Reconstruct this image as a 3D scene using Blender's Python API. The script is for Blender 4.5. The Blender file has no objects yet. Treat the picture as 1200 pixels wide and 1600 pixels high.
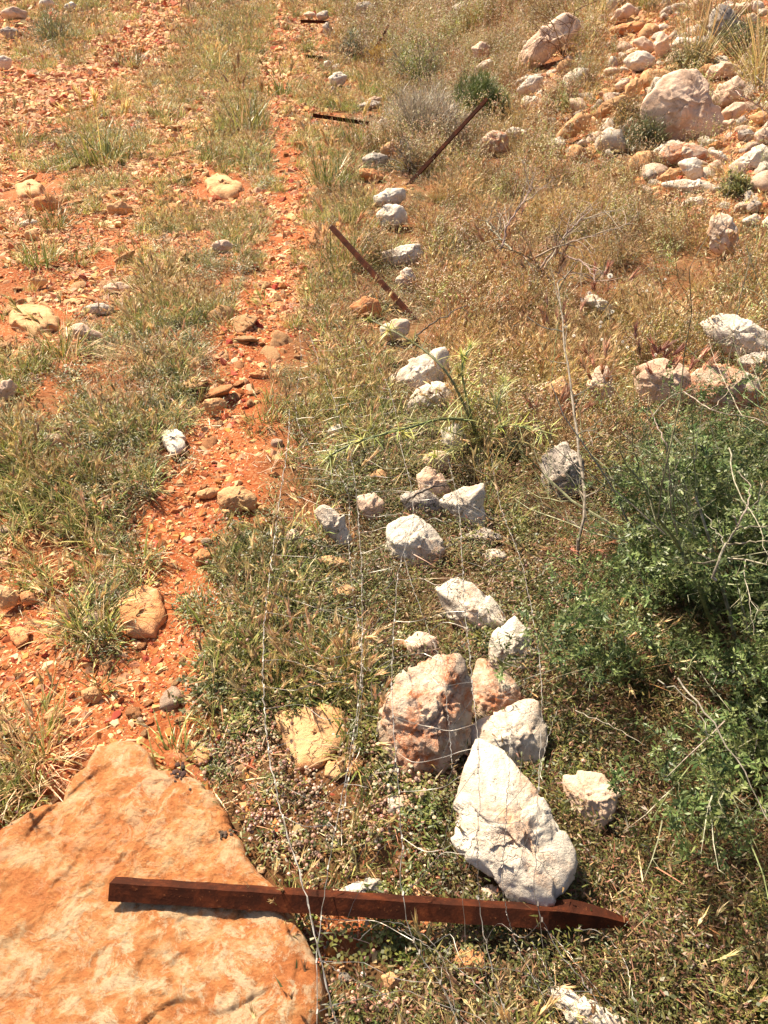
import bpy, bmesh, math, random
import numpy as np
from mathutils import Vector, Matrix

random.seed(7)
RNG = np.random.default_rng(7)
scene = bpy.context.scene
COL = scene.collection

# ------------------------------------------------------------------ camera, sky, sun, exposure
PITCH = math.radians(36.8)
CAM_H = 1.6
cam_data = bpy.data.cameras.new('camera')
cam = bpy.data.objects.new('camera', cam_data)
COL.objects.link(cam)
cam.location = (0, 0, CAM_H)
cam.rotation_euler = (math.pi / 2 - PITCH, 0, 0)
cam_data.sensor_fit = 'VERTICAL'
cam_data.sensor_height = 36
cam_data.lens = 27
cam_data.clip_start = 0.02
cam_data.clip_end = 400
scene.camera = cam

SUN_EL = math.radians(52)
SUN_DIR = Vector((-0.62, 0.62, 0)).normalized() * math.cos(SUN_EL) + Vector((0, 0, math.sin(SUN_EL)))
world = bpy.data.worlds.new('World')
scene.world = world
world.use_nodes = True
wn = world.node_tree.nodes
sky = wn.new('ShaderNodeTexSky')
sky.sky_type = 'NISHITA'
sky.sun_disc = False
sky.sun_elevation = SUN_EL
sky.sun_rotation = math.atan2(SUN_DIR.x, SUN_DIR.y)
sky.dust_density = 3.5
wn['Background'].inputs['Strength'].default_value = 0.06
world.node_tree.links.new(sky.outputs[0], wn['Background'].inputs['Color'])
sl = bpy.data.lights.new('sun', 'SUN')
sl.energy = 5.0
sl.angle = math.radians(2.5)
sl.color = (1.0, 0.87, 0.66)
sun = bpy.data.objects.new('sun', sl)
COL.objects.link(sun)
sun.rotation_euler = SUN_DIR.to_track_quat('Z', 'Y').to_euler()
scene.view_settings.view_transform = 'Standard'
scene.view_settings.look = 'None'
scene.view_settings.exposure = 1.32
scene.view_settings.gamma = 1.0

# ------------------------------------------------------------------ noise, terrain, photo geometry
def _hash(ix, iy, iz, seed):
    h = (ix * 374761393 + iy * 668265263 + iz * 2147483647 + seed * 1274126177) & 0xFFFFFFFF
    h = ((h ^ (h >> 13)) * 1274126177) & 0xFFFFFFFF
    h = h ^ (h >> 16)
    return (h & 0xFFFF) / 65535.0

def vnoise(p, seed=0):
    p = np.asarray(p, dtype=np.float64)
    i = np.floor(p).astype(np.int64)
    f = p - i
    f = f * f * (3 - 2 * f)
    x, y, z = i[..., 0], i[..., 1], i[..., 2]
    fx, fy, fz = f[..., 0], f[..., 1], f[..., 2]
    r = 0
    for dx in (0, 1):
        for dy in (0, 1):
            for dz in (0, 1):
                w = (fx if dx else 1 - fx) * (fy if dy else 1 - fy) * (fz if dz else 1 - fz)
                r = r + w * _hash(x + dx, y + dy, z + dz, seed)
    return r * 2 - 1

def fbm(p, oct=4, seed=0, gain=0.5, lac=2.03):
    p = np.asarray(p, dtype=np.float64)
    a, r = 1.0, 0
    for k in range(oct):
        r = r + a * vnoise(p, seed + k * 17)
        p = p * lac + 3.7
        a *= gain
    return r

def sstep(a, b, x):
    t = np.clip((x - a) / (b - a), 0, 1)
    return t * t * (3 - 2 * t)

def fence_x(y):
    return 0.52 - 0.072 * np.minimum(y, 14)

def terrain(x, y, fine=True):
    x = np.asarray(x, dtype=np.float64); y = np.asarray(y, dtype=np.float64)
    d = x - fence_x(y)
    z = 0.0 * x
    sp = np.log1p(np.exp(np.clip((d - 1.7) * 3.0, -30, 30))) / 3.0
    z = z + 0.30 * np.minimum(sp, 6 + 0.2 * sp) * sstep(2.0, 5.5, y)
    z = z - 0.07 * np.exp(-((d - 0.9) / 0.5) ** 2)
    z = z + 0.10 * np.maximum(y - 8, 0) * sstep(0.0, 3.0, d)
    z = z + 0.07 * np.maximum(y - 15, 0) * (1 - sstep(0.0, 3.0, d))
    l = -d
    z = z + 0.10 * sstep(4.5, 8, l)
    z = z + 0.04 * sstep(0.15, 0.4, l) * (1 - sstep(0.9, 1.3, l)) * 0 
    p = np.stack([x, y, 0 * x], -1)
    z = z + 0.045 * fbm(p * 0.7, 2, 5)
    if fine:
        z = z + 0.016 * fbm(p * 4.1, 3, 11) + 0.005 * fbm(p * 23.0, 3, 31)
    return z

CR = np.array([1.0, 0, 0]); CF = np.array([0, math.cos(PITCH), -math.sin(PITCH)]); CU = np.array([0, math.sin(PITCH), math.cos(PITCH)])
CO = np.array([0, 0, CAM_H])
def ray(px, py):
    return CF + (px - 600) / 1200 * CR - (py - 800) / 1200 * CU
def project(p):
    q = np.asarray(p) - CO
    d = q @ CF
    d = np.where(d < 0.05, 0.05, d)
    return 600 + 1200 * (q @ CR) / d, 800 - 1200 * (q @ CU) / d
def at(px, py, up=0.0):
    """point of the ground (raised by up) seen at a photo position"""
    r = ray(px, py)
    t = np.concatenate([np.linspace(0.2, 12, 1600), np.linspace(12.02, 90, 1200)])
    pts = CO + t[:, None] * r
    dz = pts[:, 2] - (terrain(pts[:, 0], pts[:, 1], False) + up)
    k = np.argmax(dz < 0)
    if dz[k] >= 0: k = len(t) - 1
    if k == 0: return pts[0]
    a, b = dz[k - 1], dz[k]
    return pts[k - 1] + (pts[k] - pts[k - 1]) * (a / (a - b))

ZONES = """
ggGgDDGGGDyWWWWWRWRRRRRR
gGgDDgGGgDyWWWWWRRORRRRR
DDDDgGgGgDyyWWWWRRORRRWR
DDDgggDGGDyyWWWORRRRRRRR
DDGGgDDGGgyyWWWOORRRRRRR
gDGgDgDgGgyyyOOOOOOORRRR
gggDDgggggyyyOOOOOOOORRR
DDDDgGgGgDyyOOOOOOOOOORO
DgDDggGGDgyyOOOOOOOOOOOO
gDDgGGGGDgyyOOOOOOOOOOOO
DggGGGGgDyyyOOOOOOOOOOOR
gGGGGGGDDGyyOOOOOOOOORRR
GGGGGGgDGGGyMOOOOOOOOOOO
GGGGGgDDGGGGMMOOOOOOOBBB
GGGGGGDgGGGLMMMMOOOBBBBB
GGGGGDDgGGLLMMMMMMBBBBBB
gGGGgDDGLLLLMMMMMBBBBBBB
ggggGDLLLLLLMMMMMBBBBBBB
DggGDDLLLLLLMMMMMBBBBBBB
DDGDDDLLLLLLMMMMMBBBBBBB
DDDDDDLLLLLLMMMMMBBBBBBB
DDDDDDgLLLLMMMMMMBBBBBBB
gDDDDDgCCCLLMMMMMMBBBBBB
ggDDDgCCCCCCCMMMMMBBBBBB
GgXXXXgCCCCCCMMMMMMBBBBB
gXXXXXXCCCCCCCMMMMMMBBBB
XXXXXXXCCCCCCCMMMMMMMBBB
XXXXXXXXCCCCCCMMMMMMMMBB
XXXXXXXXXCDDDCMMMMMMMMMM
XXXXXXXXXCDDCCMMMMMMMMMM
XXXXXXXXXXCCCMMMMMMMMMMM
XXXXXXXXXXCCMMMMMMMMMMMM
""".split()
ZA = np.array([[ord(c) for c in r] for r in ZONES])
def zone(x, y, jit=28.0):
    """what grows at a place of the ground, from the plan of the site"""
    z = terrain(x, y, False)
    px, py = project(np.stack([x, y, z], -1))
    px = px + RNG.normal(0, jit, px.shape); py = py + RNG.normal(0, jit * 0.7, py.shape)
    c = np.clip((px // 50).astype(int), 0, 23); r = np.clip((py // 50).astype(int), 0, 31)
    return ZA[r, c]

RUTS = [([(440,-20),(430,60),(424,130),(432,200),(452,280),(450,370),(432,430),(408,500),(388,580),(372,650),(348,720),(318,800),(288,880),(268,960),(265,1040),(275,1110)], .14),
        ([(285,-20),(240,45),(190,90),(150,125),(100,170)], .32)]
RUTW = [(np.array([at(a, b)[:2] for a, b in pl]), w) for pl, w in RUTS]
def rut(x, y):
    """1 in the worn wheel ruts, 0 away from them"""
    best = np.full(np.shape(x), 9.0)
    n = fbm(np.stack([x * 5, y * 5, 0 * x], -1), 2, 71)
    for P, w in RUTW:
        for a, b in zip(P[:-1], P[1:]):
            e = b - a; L2 = (e ** 2).sum()
            t = np.clip(((x - a[0]) * e[0] + (y - a[1]) * e[1]) / L2, 0, 1)
            d = np.hypot(x - a[0] - t * e[0], y - a[1] - t * e[1])
            best = np.minimum(best, d / (w * (1 + .03 * y)))
    return 1 - sstep(.5, 1.3, best + n * .6)

# ------------------------------------------------------------------ materials
def nodes_of(m):
    m.use_nodes = True
    nt = m.node_tree
    return nt, nt.nodes, nt.links, nt.nodes['Principled BSDF']

def ramp(nt, fac, stops):
    r = nt.nodes.new('ShaderNodeValToRGB')
    e = r.color_ramp.elements
    while len(e) > 1: e.remove(e[-1])
    e[0].position = stops[0][0]; e[0].color = (*stops[0][1], 1)
    for p, c in stops[1:]:
        q = e.new(p); q.color = (*c, 1)
    nt.links.new(fac, r.inputs[0])
    return r.outputs[0]

def noise_tex(nt, vec, scale, detail=4, rough=0.55, dist=0.0):
    n = nt.nodes.new('ShaderNodeTexNoise')
    n.inputs['Scale'].default_value = scale; n.inputs['Detail'].default_value = detail
    n.inputs['Roughness'].default_value = rough; n.inputs['Distortion'].default_value = dist
    nt.links.new(vec, n.inputs['Vector'])
    return n.outputs[0]

def mixc(nt, fac, a, b, mode='MIX'):
    m = nt.nodes.new('ShaderNodeMix'); m.data_type = 'RGBA'; m.blend_type = mode
    for s, v in ((m.inputs[0], fac), (m.inputs[6], a), (m.inputs[7], b)):
        if isinstance(v, (int, float)): s.default_value = v
        elif isinstance(v, tuple): s.default_value = (*v, 1)
        else: nt.links.new(v, s)
    return m.outputs[2]

def math_n(nt, op, a, b):
    m = nt.nodes.new('ShaderNodeMath'); m.operation = op
    for s, v in ((m.inputs[0], a), (m.inputs[1], b)):
        if isinstance(v, (int, float)): s.default_value = v
        else: nt.links.new(v, s)
    return m.outputs[0]

def bump(nt, h, strength, dist):
    b = nt.nodes.new('ShaderNodeBump'); b.inputs['Strength'].default_value = strength; b.inputs['Distance'].default_value = dist
    nt.links.new(h, b.inputs['Height'])
    return b.outputs[0]

def rock_mat(name, base, dark, stain, amt, speck, sc=1.0, bumpd=0.014):
    """limestone: pale mottled body, iron stains, small pits and lichen specks"""
    m = bpy.data.materials.new(name)
    nt, N, L, P = nodes_of(m)
    tc = N.new('ShaderNodeTexCoord'); v0 = tc.outputs['Object']
    oi = N.new('ShaderNodeObjectInfo')
    ofs = N.new('ShaderNodeVectorMath'); ofs.operation = 'ADD'
    sc3 = N.new('ShaderNodeVectorMath'); sc3.operation = 'SCALE'; sc3.inputs[0].default_value = (13, 7, 9)
    L.new(oi.outputs['Random'], sc3.inputs['Scale']); L.new(v0, ofs.inputs[0]); L.new(sc3.outputs[0], ofs.inputs[1])
    v = ofs.outputs[0]
    n1 = noise_tex(nt, v, 9 * sc, 8, 0.62)
    c = ramp(nt, n1, [(0.3, dark), (0.5, base), (0.72, tuple(min(1, k * 1.12) for k in base))])
    n2 = noise_tex(nt, v, 5.5 * sc, 9, 0.68, 0.6)
    f = ramp(nt, n2, [(0.66 - 0.4 * amt, (0, 0, 0)), (0.82 - 0.36 * amt, (1, 1, 1))])
    n2b = noise_tex(nt, v, 34 * sc, 6, 0.7)
    f = math_n(nt, 'MULTIPLY', f, ramp(nt, n2b, [(0.3, (0.25,) * 3), (0.6, (1,) * 3)]))
    c = mixc(nt, f, c, stain)
    n3 = noise_tex(nt, v, 70 * sc, 5, 0.7)
    f3 = ramp(nt, n3, [(0.70 - 0.14 * speck, (0, 0, 0)), (0.74 - 0.14 * speck, (1, 1, 1))])
    c = mixc(nt, math_n(nt, 'MULTIPLY', f3, 0.75), c, (0.10, 0.08, 0.06))
    cr = N.new('ShaderNodeTexVoronoi'); cr.feature = 'DISTANCE_TO_EDGE'; cr.inputs['Scale'].default_value = 7 * sc
    wv = N.new('ShaderNodeVectorMath'); wv.operation = 'ADD'
    nw = N.new('ShaderNodeTexNoise'); nw.inputs['Scale'].default_value = 12 * sc; nw.inputs['Detail'].default_value = 5
    L.new(v, nw.inputs['Vector'])
    sw = N.new('ShaderNodeVectorMath'); sw.operation = 'SCALE'; sw.inputs['Scale'].default_value = 0.28 / sc
    L.new(nw.outputs['Color'], sw.inputs[0]); L.new(v, wv.inputs[0]); L.new(sw.outputs[0], wv.inputs[1]); L.new(wv.outputs[0], cr.inputs['Vector'])
    crack = ramp(nt, cr.outputs['Distance'], [(0.0, (1,) * 3), (0.018, (0,) * 3)])
    n5 = noise_tex(nt, v, 3 * sc, 2, 0.5)
    crack = math_n(nt, 'MULTIPLY', crack, ramp(nt, n5, [(0.5, (0,) * 3), (0.62, (1,) * 3)]))
    c = mixc(nt, math_n(nt, 'MULTIPLY', crack, 0.55), c, (0.22, 0.12, 0.07))
    L.new(c, P.inputs['Base Color'])
    P.inputs['Roughness'].default_value = 0.85
    P.inputs['Specular IOR Level'].default_value = 0.25
    n4 = noise_tex(nt, v, 26 * sc, 10, 0.72)
    h = math_n(nt, 'SUBTRACT', n4, math_n(nt, 'MULTIPLY', f3, 0.35))
    h = math_n(nt, 'SUBTRACT', h, math_n(nt, 'MULTIPLY', crack, 0.5))
    L.new(bump(nt, h, 1.0, bumpd), P.inputs['Normal'])
    return m

M = {}
M['white'] = rock_mat('white_limestone', (0.66, 0.575, 0.48), (0.46, 0.37, 0.29), (0.58, 0.29, 0.14), 0.36, 0.4)
M['stained'] = rock_mat('stained_limestone', (0.66, 0.54, 0.42), (0.52, 0.38, 0.27), (0.54, 0.17, 0.06), 0.62, 0.5, 2.3)
M['tan'] = rock_mat('tan_limestone', (0.58, 0.34, 0.17), (0.42, 0.21, 0.095), (0.54, 0.21, 0.08), 0.4, 0.2)
M['orange'] = rock_mat('orange_limestone', (0.58, 0.26, 0.11), (0.42, 0.15, 0.06), (0.62, 0.40, 0.24), 0.3, 0.2)
M['pink'] = rock_mat('pink_limestone', (0.66, 0.47, 0.35), (0.52, 0.33, 0.22), (0.66, 0.50, 0.38), 0.35, 0.15)
M['grey'] = rock_mat('lichen_limestone', (0.46, 0.39, 0.33), (0.28, 0.23, 0.20), (0.45, 0.28, 0.17), 0.2, 0.95)

def slab_mat():
    m = bpy.data.materials.new('orange_bedrock')
    nt, N, L, P = nodes_of(m)
    tc = N.new('ShaderNodeTexCoord'); v = tc.outputs['Object']
    mp = N.new('ShaderNodeMapping'); mp.inputs['Rotation'].default_value = (0, 0, 0.9); mp.inputs['Scale'].default_value = (1.0, 1.35, 1.0)
    L.new(v, mp.inputs['Vector']); vs = mp.outputs[0]
    n1 = noise_tex(nt, vs, 10, 14, 0.78, 0.25)
    c = ramp(nt, n1, [(0.34, (0.46, 0.155, 0.05)), (0.44, (0.60, 0.215, 0.070)), (0.52, (0.66, 0.28, 0.10)), (0.60, (0.70, 0.44, 0.23))])
    n2 = noise_tex(nt, v, 17, 13, 0.8, 0.5)
    big = noise_tex(nt, v, 2.6, 4, 0.6)
    f = math_n(nt, 'MULTIPLY', ramp(nt, n2, [(0.49, (0,) * 3), (0.55, (1,) * 3)]), ramp(nt, big, [(0.38, (.25,) * 3), (0.62, (1,) * 3)]))
    c = mixc(nt, math_n(nt, 'MULTIPLY', f, 0.8), c, (0.80, 0.62, 0.40))
    n3 = noise_tex(nt, vs, 75, 10, 0.8)
    c = mixc(nt, 0.7, c, ramp(nt, n3, [(0.34, (0.60, 0.44, 0.34)), (0.5, (1,) * 3), (0.7, (1.0, 1.0, 1.0))]), 'MULTIPLY')
    nf = noise_tex(nt, v, 30, 12, 0.82, .3)
    c = mixc(nt, math_n(nt, 'MULTIPLY', ramp(nt, nf, [(.38, (1,) * 3), (.43, (0,) * 3)]), .5), c, (0.46, 0.15, 0.05))
    n6 = noise_tex(nt, v, 60, 3, 0.6)
    f6 = ramp(nt, n6, [(0.24, (1,) * 3), (0.28, (0,) * 3)])
    c = mixc(nt, math_n(nt, 'MULTIPLY', f6, 0.6), c, (0.16, 0.08, 0.04))
    cr = N.new('ShaderNodeTexVoronoi'); cr.feature = 'DISTANCE_TO_EDGE'; cr.inputs['Scale'].default_value = 5
    nw = N.new('ShaderNodeTexNoise'); nw.inputs['Scale'].default_value = 7; nw.inputs['Detail'].default_value = 6; L.new(v, nw.inputs['Vector'])
    sw = N.new('ShaderNodeVectorMath'); sw.operation = 'SCALE'; sw.inputs['Scale'].default_value = 0.5
    wv = N.new('ShaderNodeVectorMath'); wv.operation = 'ADD'
    L.new(nw.outputs['Color'], sw.inputs[0]); L.new(vs, wv.inputs[0]); L.new(sw.outputs[0], wv.inputs[1]); L.new(wv.outputs[0], cr.inputs['Vector'])
    crack = ramp(nt, cr.outputs['Distance'], [(0, (1,) * 3), (0.012, (0,) * 3)])
    crack = math_n(nt, 'MULTIPLY', crack, ramp(nt, noise_tex(nt, v, 4, 2), [(0.5, (0,) * 3), (0.6, (1,) * 3)]))
    c = mixc(nt, math_n(nt, 'MULTIPLY', crack, 0.0), c, (0.36, 0.13, 0.05))
    L.new(c, P.inputs['Base Color'])
    P.inputs['Roughness'].default_value = 0.8; P.inputs['Specular IOR Level'].default_value = 0.25
    h = math_n(nt, 'ADD', math_n(nt, 'MULTIPLY', n3, 0.8), math_n(nt, 'ADD', math_n(nt, 'MULTIPLY', n1, .35), n2))
    L.new(bump(nt, h, 1.0, 0.02), P.inputs['Normal'])
    return m
M['slab'] = slab_mat()

def ground_mat():
    m = bpy.data.materials.new('red_soil')
    nt, N, L, P = nodes_of(m)
    tc = N.new('ShaderNodeTexCoord'); v = tc.outputs['Object']
    at_ = N.new('ShaderNodeAttribute'); at_.attribute_name = 'soil'
    n1 = noise_tex(nt, v, 2.2, 8, 0.65)
    red = ramp(nt, n1, [(0.3, (0.18, 0.040, 0.013)), (0.5, (0.29, 0.078, 0.025)), (0.68, (0.39, 0.145, 0.058))])
    n2 = noise_tex(nt, v, 55, 8, 0.75)
    red = mixc(nt, 0.75, red, ramp(nt, n2, [(0.3, (0.5, 0.42, 0.38)), (0.52, (1,) * 3), (0.72, (1.0, 1.0, 0.95))]), 'MULTIPLY')
    vo = N.new('ShaderNodeTexVoronoi'); vo.inputs['Scale'].default_value = 130; L.new(v, vo.inputs['Vector'])
    hv = N.new('ShaderNodeSeparateColor'); L.new(vo.outputs['Color'], hv.inputs[0])
    grain = ramp(nt, hv.outputs[0], [(0.0, (0.28, 0.07, 0.025)), (0.6, (0.38, 0.13, 0.05)), (0.88, (0.50, 0.26, 0.13)), (1.0, (0.58, 0.38, 0.22))])
    red = mixc(nt, 0.45, red, grain)
    rt = N.new('ShaderNodeAttribute'); rt.attribute_name = 'rut'
    red = mixc(nt, math_n(nt, 'MULTIPLY', rt.outputs['Fac'], .3), red, (0.26, 0.062, 0.019))
    soil = ramp(nt, n1, [(0.3, (0.075, 0.042, 0.02)), (0.55, (0.14, 0.085, 0.04)), (0.7, (0.24, 0.15, 0.075))])
    soil = mixc(nt, 0.7, soil, ramp(nt, n2, [(0.3, (0.4,) * 3), (0.6, (1,) * 3)]), 'MULTIPLY')
    c = mixc(nt, at_.outputs['Fac'], red, soil)
    L.new(c, P.inputs['Base Color'])
    P.inputs['Roughness'].default_value = 0.95; P.inputs['Specular IOR Level'].default_value = 0.1
    h = math_n(nt, 'ADD', n2, math_n(nt, 'MULTIPLY', vo.outputs['Distance'], -0.2))
    L.new(bump(nt, h, 1.0, 0.008), P.inputs['Normal'])
    return m
M['ground'] = ground_mat()

def plant_mat(name, trans=0.24, rough=0.45, vary=0.42):
    m = bpy.data.materials.new(name)
    nt, N, L, P = nodes_of(m)
    a = N.new('ShaderNodeAttribute'); a.attribute_name = 'Col'
    oi = N.new('ShaderNodeObjectInfo')
    hs = N.new('ShaderNodeHueSaturation')
    L.new(a.outputs['Color'], hs.inputs['Color'])
    mr = N.new('ShaderNodeMapRange'); mr.inputs[3].default_value = 1 - vary; mr.inputs[4].default_value = 1 + vary
    L.new(oi.outputs['Random'], mr.inputs[0]); L.new(mr.outputs[0], hs.inputs['Value'])
    m2 = N.new('ShaderNodeMath'); m2.operation = 'MULTIPLY'; m2.inputs[1].default_value = 7.13
    m3 = N.new('ShaderNodeMath'); m3.operation = 'FRACT'
    m4 = N.new('ShaderNodeMapRange'); m4.inputs[3].default_value = 0.475; m4.inputs[4].default_value = 0.525
    L.new(oi.outputs['Random'], m2.inputs[0]); L.new(m2.outputs[0], m3.inputs[0]); L.new(m3.outputs[0], m4.inputs[0]); L.new(m4.outputs[0], hs.inputs['Hue'])
    c = hs.outputs[0]
    L.new(c, P.inputs['Base Color'])
    P.inputs['Roughness'].default_value = rough; P.inputs['Specular IOR Level'].default_value = 0.45 if trans > 0 else 0.15
    if trans > 0:
        t = N.new('ShaderNodeBsdfTranslucent'); L.new(c, t.inputs['Color'])
        mx = N.new('ShaderNodeMixShader'); mx.inputs[0].default_value = trans
        L.new(P.outputs[0], mx.inputs[1]); L.new(t.outputs[0], mx.inputs[2])
        L.new(mx.outputs[0], N['Material Output'].inputs['Surface'])
    return m
M['plant'] = plant_mat('plant_leaf')
M['twig'] = plant_mat('twig_bark', 0.0, 0.8, 0.15)
def mottle(m):
    nt = m.node_tree; P = nt.nodes['Principled BSDF']
    src = P.inputs['Base Color'].links[0].from_socket
    tc = nt.nodes.new('ShaderNodeTexCoord')
    n = noise_tex(nt, tc.outputs['Object'], 60, 5, .7)
    nt.links.new(mixc(nt, 1.0, src, ramp(nt, n, [(.35, (.35, .33, .30)), (.6, (1, 1, 1))]), 'MULTIPLY'), P.inputs['Base Color'])
mottle(M['twig'])
M['pebble'] = plant_mat('pebble_stone', 0.0, 0.9, 0.3)

def rust_mat():
    m = bpy.data.materials.new('rusty_steel')
    nt, N, L, P = nodes_of(m)
    tc = N.new('ShaderNodeTexCoord'); v = tc.outputs['Object']
    n1 = noise_tex(nt, v, 16, 8, 0.7)
    c = ramp(nt, n1, [(0.3, (0.02, 0.007, 0.004)), (0.5, (0.042, 0.011, 0.005)), (0.64, (0.09, 0.022, 0.008)), (0.8, (0.20, 0.065, 0.025))])
    n2 = noise_tex(nt, v, 120, 4, 0.7)
    c = mixc(nt, ramp(nt, n2, [(0.62, (0,) * 3), (0.74, (0.6,) * 3)]), c, (0.30, 0.11, 0.04))
    L.new(c, P.inputs['Base Color']); P.inputs['Roughness'].default_value = 0.85; P.inputs['Specular IOR Level'].default_value = 0.12
    L.new(bump(nt, math_n(nt, 'ADD', n1, math_n(nt, 'MULTIPLY', n2, 0.4)), 0.8, 0.003), P.inputs['Normal'])
    return m
M['rust'] = rust_mat()
def wire_mat():
    m = bpy.data.materials.new('galvanised_wire')
    nt, N, L, P = nodes_of(m)
    tc = N.new('ShaderNodeTexCoord')
    n1 = noise_tex(nt, tc.outputs['Object'], 30, 4, 0.6)
    L.new(ramp(nt, n1, [(0.35, (0.13, 0.10, 0.08)), (0.5, (0.22, 0.20, 0.18)), (0.7, (0.38, 0.36, 0.34))]), P.inputs['Base Color'])
    P.inputs['Roughness'].default_value = 0.45; P.inputs['Metallic'].default_value = 0.45
    return m
M['wire'] = wire_mat()

# ------------------------------------------------------------------ mesh helpers
class Geo:
    def __init__(s): s.v = []; s.f = []; s.c = []
    def add(s, verts, faces, col):
        o = len(s.v)
        s.v.extend([tuple(p) for p in verts])
        s.f.extend([tuple(i + o for i in f) for f in faces])
        if isinstance(col, list): s.c.extend(col)
        else: s.c.extend([col] * len(verts))
    def mesh(s, name, mat, smooth=False):
        me = bpy.data.meshes.new(name)
        me.from_pydata(s.v, [], s.f)
        a = me.color_attributes.new('Col', 'FLOAT_COLOR', 'POINT')
        if s.v:
            a.data.foreach_set('color', np.array([(*c[:3], 1.0) for c in s.c], dtype=np.float32).ravel())
        me.materials.append(mat)
        if smooth: me.polygons.foreach_set('use_smooth', [True] * len(me.polygons))
        return me
    def obj(s, name, mat, parent=None, smooth=False):
        o = bpy.data.objects.new(name, s.mesh(name, mat, smooth)); COL.objects.link(o)
        if parent: o.parent = parent
        return o

def tag(o, label=None, cat=None, group=None, kind=None):
    if label: o['label'] = label
    if cat: o['category'] = cat
    if group: o['group'] = group
    if kind: o['kind'] = kind
    return o

def empty(name, loc, label, cat, group=None, rz=0):
    o = bpy.data.objects.new(name, None); COL.objects.link(o)
    o.location = loc; o.rotation_euler = (0, 0, rz); o.empty_display_size = 0.05
    return tag(o, label, cat, group)

def vec(*a): return np.array(a, dtype=float)
def norm(v):
    n = np.linalg.norm(v)
    return v / n if n > 1e-9 else v
def jitc(c, a=0.15):
    k = 1 + random.uniform(-a, a)
    return tuple(max(0, x * k * (1 + random.uniform(-a, a) * 0.4)) for x in c)
def pick(cols):
    return jitc(random.choice(cols))

def tube(g, pts, r, col, sides=5):
    pts = [np.asarray(p, dtype=float) for p in pts]
    n = len(pts)
    rr = r if isinstance(r, (list, tuple)) else [r] * n
    vs, fs = [], []
    ref = vec(0.31, 0.17, 0.93)
    for i, p in enumerate(pts):
        t = norm(pts[min(i + 1, n - 1)] - pts[max(i - 1, 0)])
        a = norm(np.cross(t, ref)); b = np.cross(t, a)
        for k in range(sides):
            an = 2 * math.pi * k / sides
            vs.append(p + rr[i] * (math.cos(an) * a + math.sin(an) * b))
    for i in range(n - 1):
        for k in range(sides):
            k2 = (k + 1) % sides
            fs.append((i * sides + k, i * sides + k2, (i + 1) * sides + k2, (i + 1) * sides + k))
    fs.append(tuple(range(sides))[::-1]); fs.append(tuple((n - 1) * sides + k for k in range(sides)))
    g.add(vs, fs, col)

def blade(g, base, d, length, width, droop, col, segs=3, tipcol=None):
    """a grass blade: bends towards the ground as it grows"""
    d = norm(np.asarray(d, dtype=float)); base = np.asarray(base, dtype=float)
    side = norm(np.cross(d, vec(0, 0, 1)) + vec(random.uniform(-.3, .3), random.uniform(-.3, .3), 1e-3))
    vs, cs, p = [], [], base.copy()
    for i in range(segs + 1):
        t = i / segs
        w = width * (1 - t) ** 0.7 * (0.7 + 0.3 * min(1, t * 4 + .3))
        c = col if tipcol is None else tuple(col[k] * (1 - t) + tipcol[k] * t for k in range(3))
        if i == segs:
            vs.append(p.copy()); cs.append(c)
        else:
            vs += [p - side * w * .5, p + side * w * .5]; cs += [c, c]
            p = p + d * length / segs
            d = norm(d + vec(0, 0, -droop / segs) + 0)
    fs = [(2 * i, 2 * i + 1, 2 * i + 3, 2 * i + 2) for i in range(segs - 1)] + [(2 * segs - 2, 2 * segs - 1, 2 * segs)]
    g.add(vs, fs, cs)
    return p, d

def awns(g, p, d, length, cols, n=9, spread=0.28):
    """a barley-like seed head"""
    a = norm(np.cross(d, vec(0.2, 0.1, 1))); b = np.cross(d, a)
    for k in range(n):
        an = random.uniform(0, 2 * math.pi); t = random.uniform(0, 0.55)
        dd = norm(d + spread * (math.cos(an) * a + math.sin(an) * b))
        q = p + d * length * t
        w = norm(np.cross(dd, vec(random.random(), random.random(), random.random()))) * length * 0.045
        g.add([q - w, q + w, q + dd * length * random.uniform(.5, .8)], [(0, 1, 2)], pick(cols))
    # core
    w = length * 0.09
    g.add([p, p + a * w + d * length * .25, p + b * w + d * length * .25, p - a * w + d * length * .25, p - b * w + d * length * .25, p + d * length * .7],
          [(0, 1, 2), (0, 2, 3), (0, 3, 4), (0, 4, 1), (5, 2, 1), (5, 3, 2), (5, 4, 3), (5, 1, 4)], pick(cols))

_ico = None
def ico(g, c, r, col, squash=1.0):
    global _ico
    if _ico is None:
        bm = bmesh.new(); bmesh.ops.create_icosphere(bm, subdivisions=1, radius=1)
        _ico = ([np.array(v.co) for v in bm.verts], [tuple(v.index for v in f.verts) for f in bm.faces]); bm.free()
    g.add([np.asarray(c) + v * r * vec(1, 1, squash) for v in _ico[0]], _ico[1], col)

GREEN = [(0.19, 0.235, 0.06), (0.29, 0.32, 0.08), (0.12, 0.165, 0.045), (0.40, 0.40, 0.11), (0.47, 0.43, 0.16)]
STRAW = [(0.58, 0.43, 0.21), (0.48, 0.34, 0.15), (0.66, 0.52, 0.30), (0.52, 0.33, 0.17)]
RUSSET = [(0.46, 0.22, 0.11), (0.56, 0.33, 0.18), (0.38, 0.17, 0.09), (0.62, 0.42, 0.25)]
OCHRE = [(0.54, 0.35, 0.11), (0.46, 0.32, 0.09), (0.60, 0.42, 0.16), (0.36, 0.29, 0.08), (0.28, 0.27, 0.08)]
DARKG = [(0.060, 0.075, 0.018), (0.10, 0.115, 0.026), (0.15, 0.155, 0.036), (0.19, 0.18, 0.05)]

def rdir(minz=0.3, maxz=1.5):
    an = random.uniform(0, 2 * math.pi)
    return norm(vec(math.cos(an), math.sin(an), random.uniform(minz, maxz)))

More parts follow.
